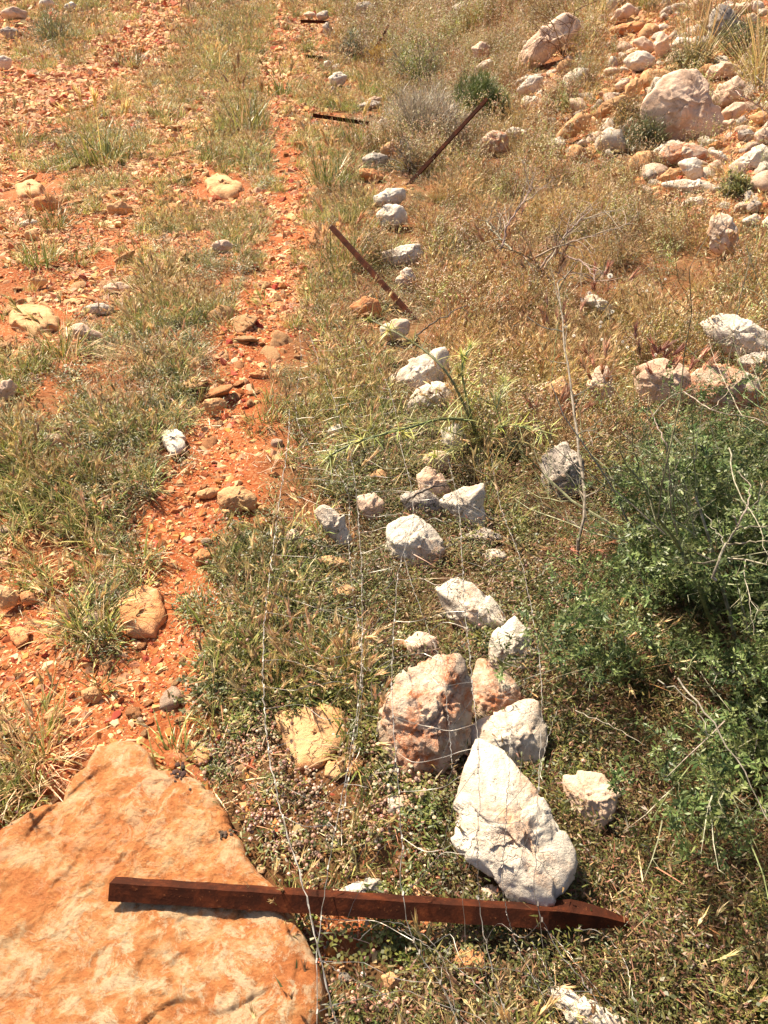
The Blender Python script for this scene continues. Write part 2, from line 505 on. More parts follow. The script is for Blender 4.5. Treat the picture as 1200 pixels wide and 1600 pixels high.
def grass_clump(n=42, rad=.05, h=(.05, .12), cols=GREEN, dry=.16, heads=5, headcols=STRAW, width=.0046, droop=1.1):
    g = Geo()
    for k in range(n):
        an = random.uniform(0, 6.283); r = rad * math.sqrt(random.random())
        b = vec(r * math.cos(an), r * math.sin(an), -.004)
        d = norm(vec(math.cos(an) * random.uniform(0, 1) + random.uniform(-.3, .3), math.sin(an) * random.uniform(0, 1) + random.uniform(-.3, .3), random.uniform(.35, 1.3)))
        c = pick(STRAW) if random.random() < dry else pick(cols)
        tip = pick(STRAW) if random.random() < .25 else None
        blade(g, b, d, random.uniform(*h), random.uniform(.6, 1.3) * width, random.uniform(.3, droop * 1.5), c, 3, tip)
    for k in range(heads):
        an = random.uniform(0, 6.283); r = rad * random.random()
        b = vec(r * math.cos(an), r * math.sin(an), 0)
        d = norm(vec(random.uniform(-.6, .6), random.uniform(-.6, .6), 1))
        p, dd = blade(g, b, d, h[1] * random.uniform(.8, 1.3), width * .4, .5, pick(cols + STRAW), 3)
        awns(g, p - dd * .01, dd, random.uniform(.035, .055), headcols)
    return g

def dry_clump(n=34, rad=.06, h=(.08, .21), cols=OCHRE, headcols=RUSSET, heads=12, width=.0028):
    g = Geo()
    for k in range(n):
        an = random.uniform(0, 6.283); r = rad * math.sqrt(random.random())
        b = vec(r * math.cos(an), r * math.sin(an), -.004)
        d = norm(vec(random.uniform(-.6, .6), random.uniform(-.6, .6), random.uniform(.5, 1.2)))
        p, dd = blade(g, b, d, random.uniform(*h), random.uniform(.6, 1.4) * width, random.uniform(.1, .9), pick(cols), 3, pick(RUSSET))
        if k < heads: awns(g, p - dd * .015, dd, random.uniform(.035, .06), headcols, 8)
    for k in range(16):      # leafy undergrowth
        blade(g, vec(random.uniform(-rad, rad), random.uniform(-rad, rad), 0), rdir(.2, .8), random.uniform(.04, .09), width * 2.2, .6, pick(GREEN + OCHRE), 2)
    return g

def weed_clump(rad=.07, h=(.10, .26), stems=16, cols=[(0.24, 0.11, 0.06), (0.32, 0.17, 0.09), (0.20, 0.12, 0.05)], dots=[(0.62, 0.52, 0.36), (0.55, 0.40, 0.25)], ndots=3, leaf=[(0.30, 0.17, 0.08), (0.24, 0.19, 0.06), (0.38, 0.22, 0.10), (0.18, 0.17, 0.05)]):
    g = Geo()
    for k in range(stems):
        b = vec(random.uniform(-rad, rad), random.uniform(-rad, rad), 0)
        d = norm(vec(random.uniform(-.35, .35), random.uniform(-.35, .35), 1)); H = random.uniform(*h)
        sc = pick(cols)
        p, dd = blade(g, b, d, H, .0028, .15, sc, 3)
        for j in range(7):
            q = b + d * H * random.uniform(.15, .95)
            blade(g, q, norm(d * .5 + rdir(-.2, .6)), random.uniform(.012, .035), .005, .4, pick(leaf), 2)
        for j in range(ndots):
            q = p + vec(random.uniform(-.02, .02), random.uniform(-.02, .02), random.uniform(-.05, .004))
            ico(g, q, random.uniform(.0025, .0045), pick(dots))
    return g

def clover_clump(rad=.05, leaves=34, balls=12, cols=DARKG, ballcols=[(0.40, 0.25, 0.17), (0.48, 0.33, 0.24), (0.32, 0.19, 0.12), (0.50, 0.40, 0.30)], ls=.006, zh=.022):
    g = Geo()
    for k in range(leaves):
        c = vec(random.gauss(0, rad * .55), random.gauss(0, rad * .55), random.uniform(.003, zh))
        col = pick(cols)
        a0 = random.uniform(0, 6.28); tl = vec(random.uniform(-.5, .5), random.uniform(-.5, .5), 1)
        for j in range(3):
            an = a0 + j * 2.09
            d = norm(vec(math.cos(an), math.sin(an), -.15 + random.uniform(-.3, .3)) + tl * .1); s = norm(np.cross(d, tl)) * ls * .42
            L_ = ls * random.uniform(.9, 1.4)
            g.add([c, c + d * L_ * .6 - s, c + d * L_, c + d * L_ * .6 + s], [(0, 1, 2, 3)], col)
    for k in range(balls):
        c = vec(random.gauss(0, rad * .5), random.gauss(0, rad * .5), random.uniform(.006, zh + .006))
        ico(g, c, random.uniform(.0018, .0056), jitc(random.choice(ballcols), .3), random.uniform(.6, 1.1))
    for k in range(6):
        blade(g, vec(random.gauss(0, rad * .5), random.gauss(0, rad * .5), 0), rdir(.05, .6), random.uniform(.03, .06), .0018, .3, pick(STRAW + RUSSET), 2)
    return g

LOWRED = [(0.20, 0.10, 0.055), (0.26, 0.15, 0.08), (0.15, 0.075, 0.04)]
OLIVE = [(0.10, 0.095, 0.028), (0.14, 0.12, 0.04), (0.07, 0.075, 0.022)]
def leafy_clump(rad=.05, n=80, cols=DARKG, accent=LOWRED, acc=.12, h=.05, ls=(.008, .018), w=.004):
    g = Geo()
    for k in range(n):
        c = vec(random.gauss(0, rad * .55), random.gauss(0, rad * .55), random.uniform(0, h))
        col = pick(accent) if random.random() < acc else pick(cols)
        blade(g, c, rdir(-.2, 1.2), random.uniform(*ls), w, .5, col, 2)
    for k in range(9):
        blade(g, vec(random.gauss(0, rad * .5), random.gauss(0, rad * .5), 0), rdir(.2, 1), random.uniform(.03, .08), .0016, .4, pick(STRAW[:2] + accent * 2), 3)
    return g

def litter_clump(rad=.06, n=26):
    g = Geo()
    for k in range(n):
        c = vec(random.gauss(0, rad * .6), random.gauss(0, rad * .6), random.uniform(.002, .012))
        blade(g, c, rdir(-.12, .35), random.uniform(.02, .07), random.uniform(.0012, .003), .2, pick(STRAW + RUSSET), 3)
    return g

def pebble_geo(col):
    g = Geo()
    bm = bmesh.new()
    ax = vec(random.uniform(.7, 1.2), random.uniform(.6, 1), random.uniform(.35, .7))
    for k in range(11):
        v = norm(RNG.normal(0, 1, 3)) * ax
        bm.verts.new(v)
    bmesh.ops.convex_hull(bm, input=bm.verts[:])
    bm.verts.ensure_lookup_table()
    for v in [v for v in bm.verts if not v.link_faces]: bm.verts.remove(v)
    bm.verts.index_update()
    g.add([np.array(v.co) for v in bm.verts], [tuple(v.index for v in f.verts) for f in bm.faces], col)
    bm.free()
    return g

def scatter(name, protos, mat, pos, scale, idx=None, kind='stuff', label=None, cat=None, parent=None, tilt=.25, smooth=False, flat=False, rots=None):
    """one object of many small copies, set on points"""
    n = len(pos)
    coll = bpy.data.collections.new(name + '_kinds')
    for k, g in enumerate(protos):
        me = g.mesh(name + '_piece', mat, smooth)
        coll.objects.link(bpy.data.objects.new('%s_piece_%02d' % (name, k), me))
    me = bpy.data.meshes.new(name)
    me.from_pydata([tuple(p) for p in pos], [], [])
    rot = np.stack([RNG.normal(0, tilt, n), RNG.normal(0, tilt, n), RNG.uniform(0, 6.283, n)], -1) if rots is None else rots
    me.attributes.new('rot', 'FLOAT_VECTOR', 'POINT').data.foreach_set('vector', rot.astype(np.float32).ravel())
    me.attributes.new('scl', 'FLOAT', 'POINT').data.foreach_set('value', np.asarray(scale, dtype=np.float32))
    if idx is None: idx = RNG.integers(0, len(protos), n)
    me.attributes.new('idx', 'INT', 'POINT').data.foreach_set('value', np.asarray(idx, dtype=np.int32))
    o = bpy.data.objects.new(name, me); COL.objects.link(o)
    ng = bpy.data.node_groups.new(name + '_set', 'GeometryNodeTree')
    ng.interface.new_socket('Geometry', in_out='INPUT', socket_type='NodeSocketGeometry')
    ng.interface.new_socket('Geometry', in_out='OUTPUT', socket_type='NodeSocketGeometry')
    N = ng.nodes; L = ng.links
    gi = N.new('NodeGroupInput'); go = N.new('NodeGroupOutput')
    ip = N.new('GeometryNodeInstanceOnPoints'); ci = N.new('GeometryNodeCollectionInfo')
    ci.inputs['Collection'].default_value = coll; ci.inputs['Separate Children'].default_value = True; ci.inputs['Reset Children'].default_value = True
    ip.inputs['Pick Instance'].default_value = True
    def attr(nm, ty):
        a = N.new('GeometryNodeInputNamedAttribute'); a.data_type = ty; a.inputs[0].default_value = nm; return a.outputs[0]
    e = N.new('FunctionNodeEulerToRotation')
    L.new(attr('rot', 'FLOAT_VECTOR'), e.inputs[0]); L.new(e.outputs[0], ip.inputs['Rotation'])
    L.new(attr('scl', 'FLOAT'), ip.inputs['Scale']); L.new(attr('idx', 'INT'), ip.inputs['Instance Index'])
    L.new(gi.outputs[0], ip.inputs['Points']); L.new(ci.outputs[0], ip.inputs['Instance']); L.new(ip.outputs[0], go.inputs[0])
    md = o.modifiers.new('set', 'NODES'); md.node_group = ng
    if parent: o.parent = parent
    tag(o, label, cat, None, kind)
    return o

# ------------------------------------------------------------------ ground
def build_ground():
    ys = np.concatenate([np.linspace(-3, 0, 16)[:-1], np.linspace(0, 3.5, 240)[:-1], np.geomspace(3.5, 90, 260)])
    u = np.linspace(-1, 1, 330)
    nx, ny = len(u), len(ys)
    Y = np.repeat(ys[:, None], nx, 1)
    W = 2.4 + np.maximum(Y, 0) * 1.05
    X = np.sign(u) * np.abs(u) ** 1.15 * W
    Z = terrain(X, Y)
    v = np.stack([X, Y, Z], -1).reshape(-1, 3)
    i = np.arange(nx * ny).reshape(ny, nx)
    f = np.stack([i[:-1, :-1], i[:-1, 1:], i[1:, 1:], i[1:, :-1]], -1).reshape(-1, 4)
    me = bpy.data.meshes.new('ground')
    me.vertices.add(len(v)); me.vertices.foreach_set('co', v.astype(np.float32).ravel())
    me.loops.add(f.size); me.loops.foreach_set('vertex_index', f.astype(np.int32).ravel())
    me.polygons.add(len(f)); me.polygons.foreach_set('loop_start', np.arange(0, f.size, 4, dtype=np.int32))
    me.polygons.foreach_set('use_smooth', np.ones(len(f), dtype=bool))
    me.update(calc_edges=True)
    px, py = project(v)
    acc = np.zeros(len(v))
    tab = {'D': 0.0, 'g': .22, 'G': .6, 'y': .55, 'L': .95, 'C': .8, 'O': .8, 'M': 1.0, 'W': .75, 'R': .5, 'X': .2, 'B': 1.0}
    lut = np.zeros(128)
    for k, s in tab.items(): lut[ord(k)] = s
    Zv = lut[ZA]
    # smooth bilinear lookup, edges roughened
    nn = fbm(np.stack([v[:, 0] * 3, v[:, 1] * 3, 0 * v[:, 0]], -1), 4, 90)
    fx = np.clip((px + nn * 30) / 50 - .5, 0, 22.999); fy = np.clip((py + nn * 22) / 50 - .5, 0, 30.999)
    ix = fx.astype(int); iy = fy.astype(int); tx = fx - ix; ty = fy - iy
    acc = (Zv[iy, ix] * (1 - tx) + Zv[iy, ix + 1] * tx) * (1 - ty) + (Zv[iy + 1, ix] * (1 - tx) + Zv[iy + 1, ix + 1] * tx) * ty
    ru = rut(v[:, 0], v[:, 1])
    acc = np.clip(acc + nn * .18, 0, 1) * (1 - ru)
    me.attributes.new('rut', 'FLOAT', 'POINT').data.foreach_set('value', ru.astype(np.float32))
    me.attributes.new('soil', 'FLOAT', 'POINT').data.foreach_set('value', acc.astype(np.float32))
    me.materials.append(M['ground'])
    o = bpy.data.objects.new('ground', me); COL.objects.link(o)
    tag(o, 'red stony soil of the track and dry verge', None, None, 'structure')
build_ground()

# ------------------------------------------------------------------ rocks
_ICO = {}
def icodirs(sub):
    if sub not in _ICO:
        bm = bmesh.new(); bmesh.ops.create_icosphere(bm, subdivisions=sub, radius=1)
        _ICO[sub] = (np.array([v.co for v in bm.verts]), [tuple(v.index for v in f.verts) for f in bm.faces]); bm.free()
    return _ICO[sub]

def hull_planes(pts):
    bm = bmesh.new()
    for p in pts: bm.verts.new(p)
    bmesh.ops.convex_hull(bm, input=bm.verts[:])
    for f in list(bm.faces): f.normal_update()
    n = np.array([f.normal for f in bm.faces]); c = np.array([f.calc_center_median() for f in bm.faces]); bm.free()
    d = (n * c).sum(1)
    s = d < 0
    n[s] *= -1; d[s] *= -1
    ok = d > 1e-4
    return n[ok], d[ok]

def rock_mesh(name, ctrl, mat, S, sub=4, seed=0, rough=1.0, pits=0.0):
    """faceted stone: convex body of the control points, worn edges, chipped relief"""
    D, F = icodirs(sub)
    n, d = hull_planes(ctrl)
    rg = np.random.default_rng(seed)
    C_ = np.array(ctrl)
    en = rg.normal(0, 1, (16, 3)); en /= np.linalg.norm(en, axis=1)[:, None]
    ed = (en @ C_.T).max(1) * rg.uniform(.80, .95, 16)
    n = np.concatenate([n, en]); d = np.concatenate([d, ed])
    q = (D @ n.T) / d[None, :]                        # 1/r for each plane
    k = 70.0
    m = q.max(1)
    inv = m + np.log(np.exp(np.clip(k * (q / m[:, None] - 1), -50, 0)).sum(1)) / k * m * .8
    r = 1.0 / inv
    v = D * r[:, None]
    ps = v / S + seed * 3.17
    big = fbm(ps * 1.6, 3, seed)
    fac = np.abs(fbm(ps * 3.1, 3, seed + 5))          # ridged chips
    fine = fbm(ps * 9, 4, seed + 9)
    lay = fbm(ps * np.array([1.2, 1.5, 7.0]), 3, seed + 14)
    fct = 0
    wp = D + .10 * np.stack([fbm(ps * 2.5 + 9 * a, 2, seed + 60 + a) for a in range(3)], -1)
    for nc, am in ((20, .20), (90, .12)):
        cc = rg.normal(0, 1, (nc, 3)); cc /= np.linalg.norm(cc, axis=1)[:, None]
        tl = rg.normal(0, 1, (nc, 3)) * am; hh = rg.normal(0, .22 / nc ** .5, nc) * .5
        ii = (wp @ cc.T).argmax(1)
        fct = fct + ((D - cc[ii]) * tl[ii]).sum(1) + hh[ii]
    disp = S * (0.02 * big - 0.02 * fac + 0.018 * fine + .004 * lay + .50 * fct) * rough
    if pits > 0:
        pn = fbm(ps * 6.5, 3, seed + 40)
        disp -= S * .06 * pits * sstep(.3, .5, pn)
    v = v + D * disp[:, None]
    me = bpy.data.meshes.new(name)
    me.from_pydata(v.tolist(), [], F)
    me.polygons.foreach_set('use_smooth', [True] * len(F))
    me.materials.append(mat)
    me.update()
    return me, v

FRONT = []    # kept clear of tall grass only
FOOT = []       # footprints, so nothing grows through a stone
def traced_rock(label, kind, poly, thick=1.0, lift=.36, sub=None, name='rock', group=None, cat='rock', rough=1.0, pits=0.0):
    poly = np.array(poly, dtype=float)
    c = poly.mean(0)
    ext = np.ptp(poly, axis=0)
    g0 = at(c[0], c[1])
    depth = (g0 - CO) @ CF
    hpx = ext[1]
    if ext.max() < 75: lift += .22
    if c[0] > 980 and 480 < c[1] < 660: lift = .6
    C = at(c[0], c[1], max(0.01, lift * hpx / 1200 * depth * .8))
    vd = norm(C - CO)
    # camera facing frame at the rock
    pts = []
    for p in poly:
        r = ray(*p)
        t = ((C - CO) @ vd) / (r @ vd)
        pts.append(CO + r * t - C)
    pts = np.array(pts)
    S = float(np.mean(np.linalg.norm(pts, axis=1)))
    rnd = random.Random(len(label) * 31 + int(c[0]) + int(c[1]) * 7)
    ctrl = []
    flat = any(w in label.split() for w in ('sunken', 'sunk', 'buried', 'bedrock', 'embedded', 'diamond', 'triangular')) or ('slab' in label and 'track' in label)
    if flat:        # lies in the ground: the outline is that of its top face
        hh = .022 + .05 * S
        G = np.array([at(p[0], p[1], hh) for p in poly]); C = G.mean(0); pts = G - C
        S = float(np.mean(np.linalg.norm(pts, axis=1)))
        for p in pts: ctrl += [p * 1.08 + vec(0, 0, -S * .08), p * rnd.uniform(.8, .95) + vec(0, 0, S * rnd.uniform(.04, .12)), p * 1.05 + vec(0, 0, -S * .35)]
        pts = pts[:0]; vd = vec(0, 0, -1)
    for p in pts:
        ctrl.append(p * 1.15 + vd * S * rnd.uniform(-.12, .18))
    for p in pts[::2]:
        ctrl.append(p * rnd.uniform(.35, .72) - vd * S * rnd.uniform(.3, .5) * thick)
    if not flat: ctrl.append(-vd * S * .5 * thick + vec(0, 0, .1 * S))
    for p in pts[::2]:
        ctrl.append(p * rnd.uniform(.6, .85) + vd * S * rnd.uniform(.45, .7) * thick)
    if sub is None:
        sub = 6 if ext.max() > 130 else 5 if ext.max() > 60 else 4 if ext.max() > 28 else 3
    me, v = rock_mesh(name, [tuple(p) for p in ctrl], M[kind], S, sub, rnd.randint(0, 999), rough, pits)
    o = bpy.data.objects.new(name, me); COL.objects.link(o); o.location = C
    tag(o, label, cat, group)
    FOOT.append((C[0] + vd[0] * S * .15, C[1] + vd[1] * S * .15, S * (1.05 if flat else .8)))
    hd = norm(vec(C[0], C[1], 0))
    FRONT.append((C[0] - hd[0] * (S * .8 + .02 * depth), C[1] - hd[1] * (S * .8 + .02 * depth), S * .7 + .018 * depth))
    return o

ROCKS = [
 # the line of stones along the fallen fence, near to far
 ('large white pointed boulder with an orange streak behind the rusty angle post', 'white', [(748,1168),(772,1163),(812,1205),(845,1255),(875,1305),(905,1355),(895,1388),(858,1410),(825,1395),(790,1368),(745,1362),(712,1332),(714,1290),(730,1230)], .8),
 ('large pitted boulder covered in orange rust stains beside the white pointed one', 'stained', [(640,1040),(690,1018),(718,1020),(734,1060),(732,1115),(722,1170),(700,1215),(668,1205),(640,1218),(600,1180),(598,1130),(604,1080)], .9),
 ('cream boulder with red pits directly right of the large orange stained boulder', 'stained', [(745,1036),(790,1052),(816,1078),(822,1112),(790,1135),(750,1132),(735,1105),(737,1060)], .9),
 ('low cream boulder wedged above the white pointed boulder', 'white', [(730,1135),(790,1118),(830,1095),(848,1112),(846,1160),(832,1190),(800,1198),(760,1172),(722,1175)], .8),
 ('smooth rounded white rock at the right end of the stone row', 'white', [(765,997),(785,975),(803,970),(826,990),(830,1012),(820,1042),(800,1056),(775,1056),(764,1032)], 1.0),
 ('long white wedge shaped rock lying above the smooth rounded rock', 'white', [(682,925),(720,902),(750,925),(785,955),(797,975),(770,990),(735,990),(715,977),(693,950)], .9),
 ('blocky pale rock with pink front face in the middle of the stone row', 'white', [(600,830),(635,803),(668,813),(690,853),(687,880),(665,893),(640,887),(618,868),(600,852)], 1.1),
 ('white rock with flat upright face and sharp corner right of a spotted one', 'white', [(688,783),(720,765),(755,752),(757,822),(740,824),(712,808)], .8),
 ('white rock spotted with red and black lichen under the thin dead stem', 'grey', [(622,775),(660,763),(690,783),(702,808),(680,815),(640,802)], .9),
 ('small pinkish rock under the thistle left of a white one', 'pink', [(653,742),(668,730),(690,742),(705,768),(690,780),(656,768)], .9),
 ('white rock half hidden under the thistle leaves', 'white', [(690,672),(720,665),(732,700),(708,716),(693,702)], .9),
 ('pale pink rock between the thistle and the spotted rock', 'pink', [(655,716),(675,705),(702,705),(700,735),(672,742)], .8),
 ('white lumpy rock with rusty patch just below the long smooth slab', 'white', [(637,635),(652,610),(672,600),(705,600),(718,630),(690,647),(645,652)], 1.0),
 ('long smooth white slab lying beside the thistle stem', 'white', [(606,592),(650,563),(690,545),(702,560),(700,587),(690,600),(650,613),(615,606)], .9),
 ('white rock right below the foot of the leaning brown post', 'white', [(590,515),(610,500),(637,498),(638,524),(600,533)], .9),
 ('orange stone with pale top left of the leaning brown post foot', 'orange', [(545,480),(570,463),(593,470),(597,488),(555,497)], .9),
 ('small white tilted rock just above the leaning brown post foot', 'white', [(618,435),(640,417),(650,435),(636,451),(622,449)], .8),
 ('flat broad white rock with orange corner in the dry grass', 'white', [(596,398),(620,385),(655,382),(659,405),(640,414),(604,414)], .9),
 ('rounded grey white rock touching the lower edge of a brighter one', 'white', [(588,335),(605,322),(630,320),(639,345),(620,356),(593,353)], 1.0),
 ('bright white rock at the foot of the dark diagonal post', 'white', [(583,310),(610,293),(632,295),(633,313),(605,327),(588,322)], 1.0),
 ('grey weathered rock above the flat orange stone', 'grey', [(565,247),(583,238),(606,245),(602,260),(572,263)], 1.0),
 ('flat orange stone lying below the grey weathered rock', 'orange', [(561,264),(585,264),(607,280),(580,284),(562,276)], .9),
 ('tan rock right of the grey weathered rock', 'tan', [(593,232),(615,218),(620,240),(602,246)], .9),
 ('small white stone just right of the fallen post end', 'white', [(590,190),(600,184),(608,190),(606,200),(594,200)], .9),
 ('low grey white rock pair leaf shaped at the left of the grey dead bush', 'grey', [(553,166),(580,157),(597,160),(597,168),(570,173)], .9),
 ('pale stone on top of the low grey rock by the dead bush', 'pink', [(572,156),(585,150),(597,152),(595,160),(577,161)], .9),
 ('bright white oval rock at the edge of the path verge', 'white', [(512,122),(528,113),(542,118),(540,129),(518,135)], 1.0),
 ('orange small stone left above the bright white oval rock', 'orange', [(503,114),(514,111),(520,117),(512,121)], .9),
 ('left one of two white stones above the oval rock', 'white', [(506,97),(515,94),(521,102),(517,110),(507,107)], 1.0),
 ('right one of two white stones above the oval rock', 'white', [(520,102),(530,99),(533,106),(526,112),(519,110)], 1.0),
 ('small cream stone just below the bright white oval rock', 'white', [(512,140),(522,134),(528,140),(524,147),(513,146)], .9),
 ('grey upright rock at the far bend of the fence line', 'grey', [(505,38),(514,34),(520,48),(514,56),(505,52)], 1.0),
 ('grey pale rock under the far fallen post', 'grey', [(492,22),(510,15),(516,28),(500,33)], 1.0),
 ('brownish rock left of the far grey pale rock', 'pink', [(472,22),(486,17),(496,24),(484,31)], 1.0),
 ('grey rock beside the far leaning grey post', 'grey', [(556,6),(575,2),(588,12),(575,23),(558,20)], 1.0),
 # stones in the green verge between path and stone row
 ('long pale slanting stone in the green verge', 'white', [(490,797),(508,788),(530,805),(551,845),(538,853),(515,838),(500,817)], .7),
 ('pink rounded rock with white top left of the blocky pale rock', 'pink', [(560,778),(580,768),(600,788),(597,806),(577,813),(562,797)], 1.0),
 ('small tan knobbly stone above the pink rounded rock', 'tan', [(578,742),(595,732),(607,745),(599,758),(583,753)], 1.0),
 ('flat orange stone under the thistle stem', 'orange', [(596,680),(620,675),(641,678),(632,690),(602,691)], .8),
 ('small white stone below the left thistle head', 'white', [(511,671),(530,660),(537,678),(516,682)], .8),
 ('long tan stone lying in the dark green clover', 'tan', [(492,872),(520,867),(549,882),(546,895),(512,893)], .8),
 ('angular tan stone with bright top and brown front in the clover', 'tan', [(519,926),(538,911),(553,920),(559,938),(545,949),(528,946)], 1.1),
 ('pale yellowish stone sunk in the clover', 'tan', [(449,962),(472,948),(502,956),(486,972),(458,972)], .8),
 ('white pink stone beside the left fence wire', 'pink', [(447,832),(462,825),(474,845),(460,856),(449,848)], .9),
 ('flat tan stone right of the white pink one by the wire', 'tan', [(472,842),(490,835),(506,842),(494,852),(478,851)], .8),
 ('tiny orange stone between two fence wires in the clover', 'orange', [(588,942),(603,937),(611,948),(597,955)], .9),
 ('pale rounded rock tucked behind the large orange stained boulder', 'pink', [(632,1003),(655,988),(680,995),(684,1025),(658,1037),(640,1022)], 1.0),
 ('red brown stone leaning on the pale rounded rock', 'orange', [(614,1005),(628,998),(646,1012),(646,1025),(626,1020)], .9),
 ('broad tan bedrock piece cropping out of the green verge', 'tan', [(425,1112),(470,1110),(505,1093),(549,1116),(546,1146),(522,1162),(500,1202),(470,1207),(455,1172)], .5),
 ('left one of two small tan stones below the bedrock piece', 'tan', [(507,1193),(528,1187),(541,1200),(527,1216),(508,1211)], .9),
 ('right one of two small tan stones below the bedrock piece', 'tan', [(538,1188),(568,1187),(562,1205),(543,1211)], .9),
 ('small square cream stone among the brown clover heads', 'white', [(607,1246),(637,1242),(643,1262),(628,1276),(608,1270)], .8),
 ('pale stone lying against the back of the rusty angle post', 'white', [(530,1392),(558,1378),(594,1373),(600,1396),(560,1400)], .9),
 ('bright orange stone in front of the rusty angle post', 'orange', [(711,1492),(735,1480),(757,1496),(756,1518),(730,1524),(712,1512)], 1.1),
 ('small tan stone in the gravel in front of the post', 'tan', [(594,1526),(613,1518),(627,1534),(608,1546)], .9),
 ('white flat rock at the lower edge under loose wires', 'white', [(850,1540),(882,1545),(932,1575),(985,1598),(950,1622),(900,1606),(868,1568)], .8),
 ('pinkish lichen rock between the white boulder and the green shrub', 'pink', [(880,1217),(905,1200),(940,1212),(966,1235),(963,1270),(937,1300),(905,1282),(885,1247)], .9),
 ('grey rock covered with black lichen spots behind the tall dead stem', 'grey', [(846,718),(880,695),(905,715),(914,752),(897,782),(862,788),(844,762)], 1.0),
 ('upper one of two low stones right of the blocky rock', 'grey', [(723,838),(758,827),(787,840),(767,852),(732,852)], .8),
 ('lower small white stone right of the blocky rock', 'white', [(754,863),(778,855),(792,870),(777,886),(758,882)], .9),
 ('small cream stone under the tip of the white pointed boulder', 'white', [(752,1385),(770,1380),(785,1400),(770,1415),(755,1408)], .8),
 # the path
 ('tan flat topped stone on the path edge', 'tan', [(340,772),(362,760),(385,763),(402,778),(395,796),(366,801),(343,791)], .9),
 ('small orange stone below right of the flat topped path stone', 'orange', [(396,816),(413,808),(424,822),(410,833),(398,829)], 1.0),
 ('tiny orange stone touching the right of the flat topped path stone', 'orange', [(402,792),(415,789),(422,798),(410,805)], .9),
 ('grey tan stone left of the flat topped path stone', 'tan', [(303,768),(330,762),(342,770),(330,779),(308,778)], .8),
 ('small stone under the flat topped path stone', 'tan', [(344,796),(362,795),(366,804),(350,811)], .9),
 ('cube shaped orange stone on the red path', 'orange', [(300,868),(316,857),(332,866),(329,882),(305,884)], 1.1),
 ('flat pale diamond shaped stone in the left grass', 'white', [(249,673),(270,669),(287,674),(287,698),(271,709),(254,690)], .7),
 ('broad orange stone half buried in the path beside the green tuft', 'orange', [(184,932),(222,908),(250,925),(253,960),(236,992),(210,994),(185,970)], .7),
 ('tan rounded stone at the left border of the path', 'tan', [(-5,928),(13,916),(31,930),(22,948),(0,952)], 1.0),
 ('flat orange triangular stone on the gravel', 'orange', [(12,980),(45,977),(44,998),(28,1011),(16,997)], .8),
 ('tan angular stone amid the small gravel', 'tan', [(68,1118),(86,1104),(101,1118),(88,1138),(73,1132)], 1.0),
 ('pale stone on the gravel right of the tan angular stone', 'tan', [(125,1080),(145,1073),(161,1085),(149,1099),(129,1094)], 1.0),
 ('small round orange stone in the trampled grass', 'orange', [(101,888),(114,881),(120,893),(108,903)], 1.0),
 ('long orange stone next to the tan rounded border stone', 'orange', [(30,928),(47,923),(66,938),(50,944),(34,942)], .8),
 ('flat long white stone lying on the left track', 'white', [(130,480),(155,472),(183,482),(176,493),(140,491)], .6),
 ('pinkish slab below the flat long white stone', 'pink', [(110,512),(128,504),(168,528),(152,541),(118,528)], .6),
 ('broad sunken pale slab at the left of the track', 'tan', [(15,482),(50,474),(88,488),(88,510),(45,522),(18,507)], .5),
 ('pink stone at the edge of the left grass', 'pink', [(160,447),(188,441),(206,452),(192,463),(166,460)], .7),
 ('small tan stone on the red soil above the pale slab', 'tan', [(47,437),(61,430),(76,440),(62,451)], .9),
 ('tan stone at the left rim of the narrow red track', 'tan', [(317,627),(345,621),(357,634),(335,649),(320,643)], .8),
 ('flat orange stone in the middle of the narrow red track', 'orange', [(388,584),(405,579),(421,588),(403,595)], .8),
 ('broad pale rock sunk in the grassy middle of the track', 'tan', [(315,282),(345,266),(376,290),(371,306),(335,303)], .6),
 ('tan rock sunk in the stony left track', 'tan', [(24,293),(48,278),(72,290),(62,306),(30,307)], .7),
 ('orange flat rock in the stony left track', 'orange', [(52,310),(80,305),(98,318),(82,331),(56,328)], .6),
 ('low tan rock on the stony track beside a tuft', 'tan', [(165,320),(190,314),(208,326),(196,337),(170,334)], .6),
 ('tan block on the stony track left of the dark tuft', 'tan', [(38,362),(52,356),(64,366),(54,378),(40,374)], .9),
 ('pale flat stone on the track above the dark tuft', 'white', [(25,350),(45,342),(62,346),(48,355),(30,357)], .6),
 ('pale stone near the grass at the middle of the track', 'pink', [(330,380),(352,374),(368,384),(350,396),(334,393)], .7),
 ('reddish stone at the lower left border beside the bedrock slab', 'orange', [(-12,1525),(8,1522),(19,1545),(14,1568),(-8,1582)], 1.0),
 ('flat red stone on the rim of the bedrock slab', 'orange', [(14,1287),(32,1282),(39,1293),(28,1302),(16,1300)], .8),
 ('tan pointed stone right of the top corner of the bedrock slab', 'tan', [(304,1172),(316,1164),(328,1172),(328,1188),(312,1193)], 1.0),
 ('tan stone at the left border above the stony track', 'pink', [(-6,600),(14,590),(26,604),(20,625),(-4,628)], .7),
 ('pink stone in the grass at the left border', 'pink', [(66,684),(84,676),(101,684),(92,697),(72,695)], .8),
 ('grey rounded rock at the far left verge', 'grey', [(0,50),(12,42),(28,47),(30,58),(12,62)], 1.0),
 ('white rock at the far left border of the verge', 'white', [(-6,92),(8,86),(20,94),(18,106),(0,110)], 1.0),
 ('pale rock at the very top left of the verge', 'white', [(62,2),(78,-4),(88,6),(76,14),(64,12)], .9),
 ('white rock at the far top of the left verge', 'white', [(100,8),(112,3),(121,10),(112,18),(102,16)], .9),
 ('cream broad rock in the far left rubble', 'pink', [(0,18),(20,10),(42,18),(38,30),(10,33)], .8),
 # bank at the upper right
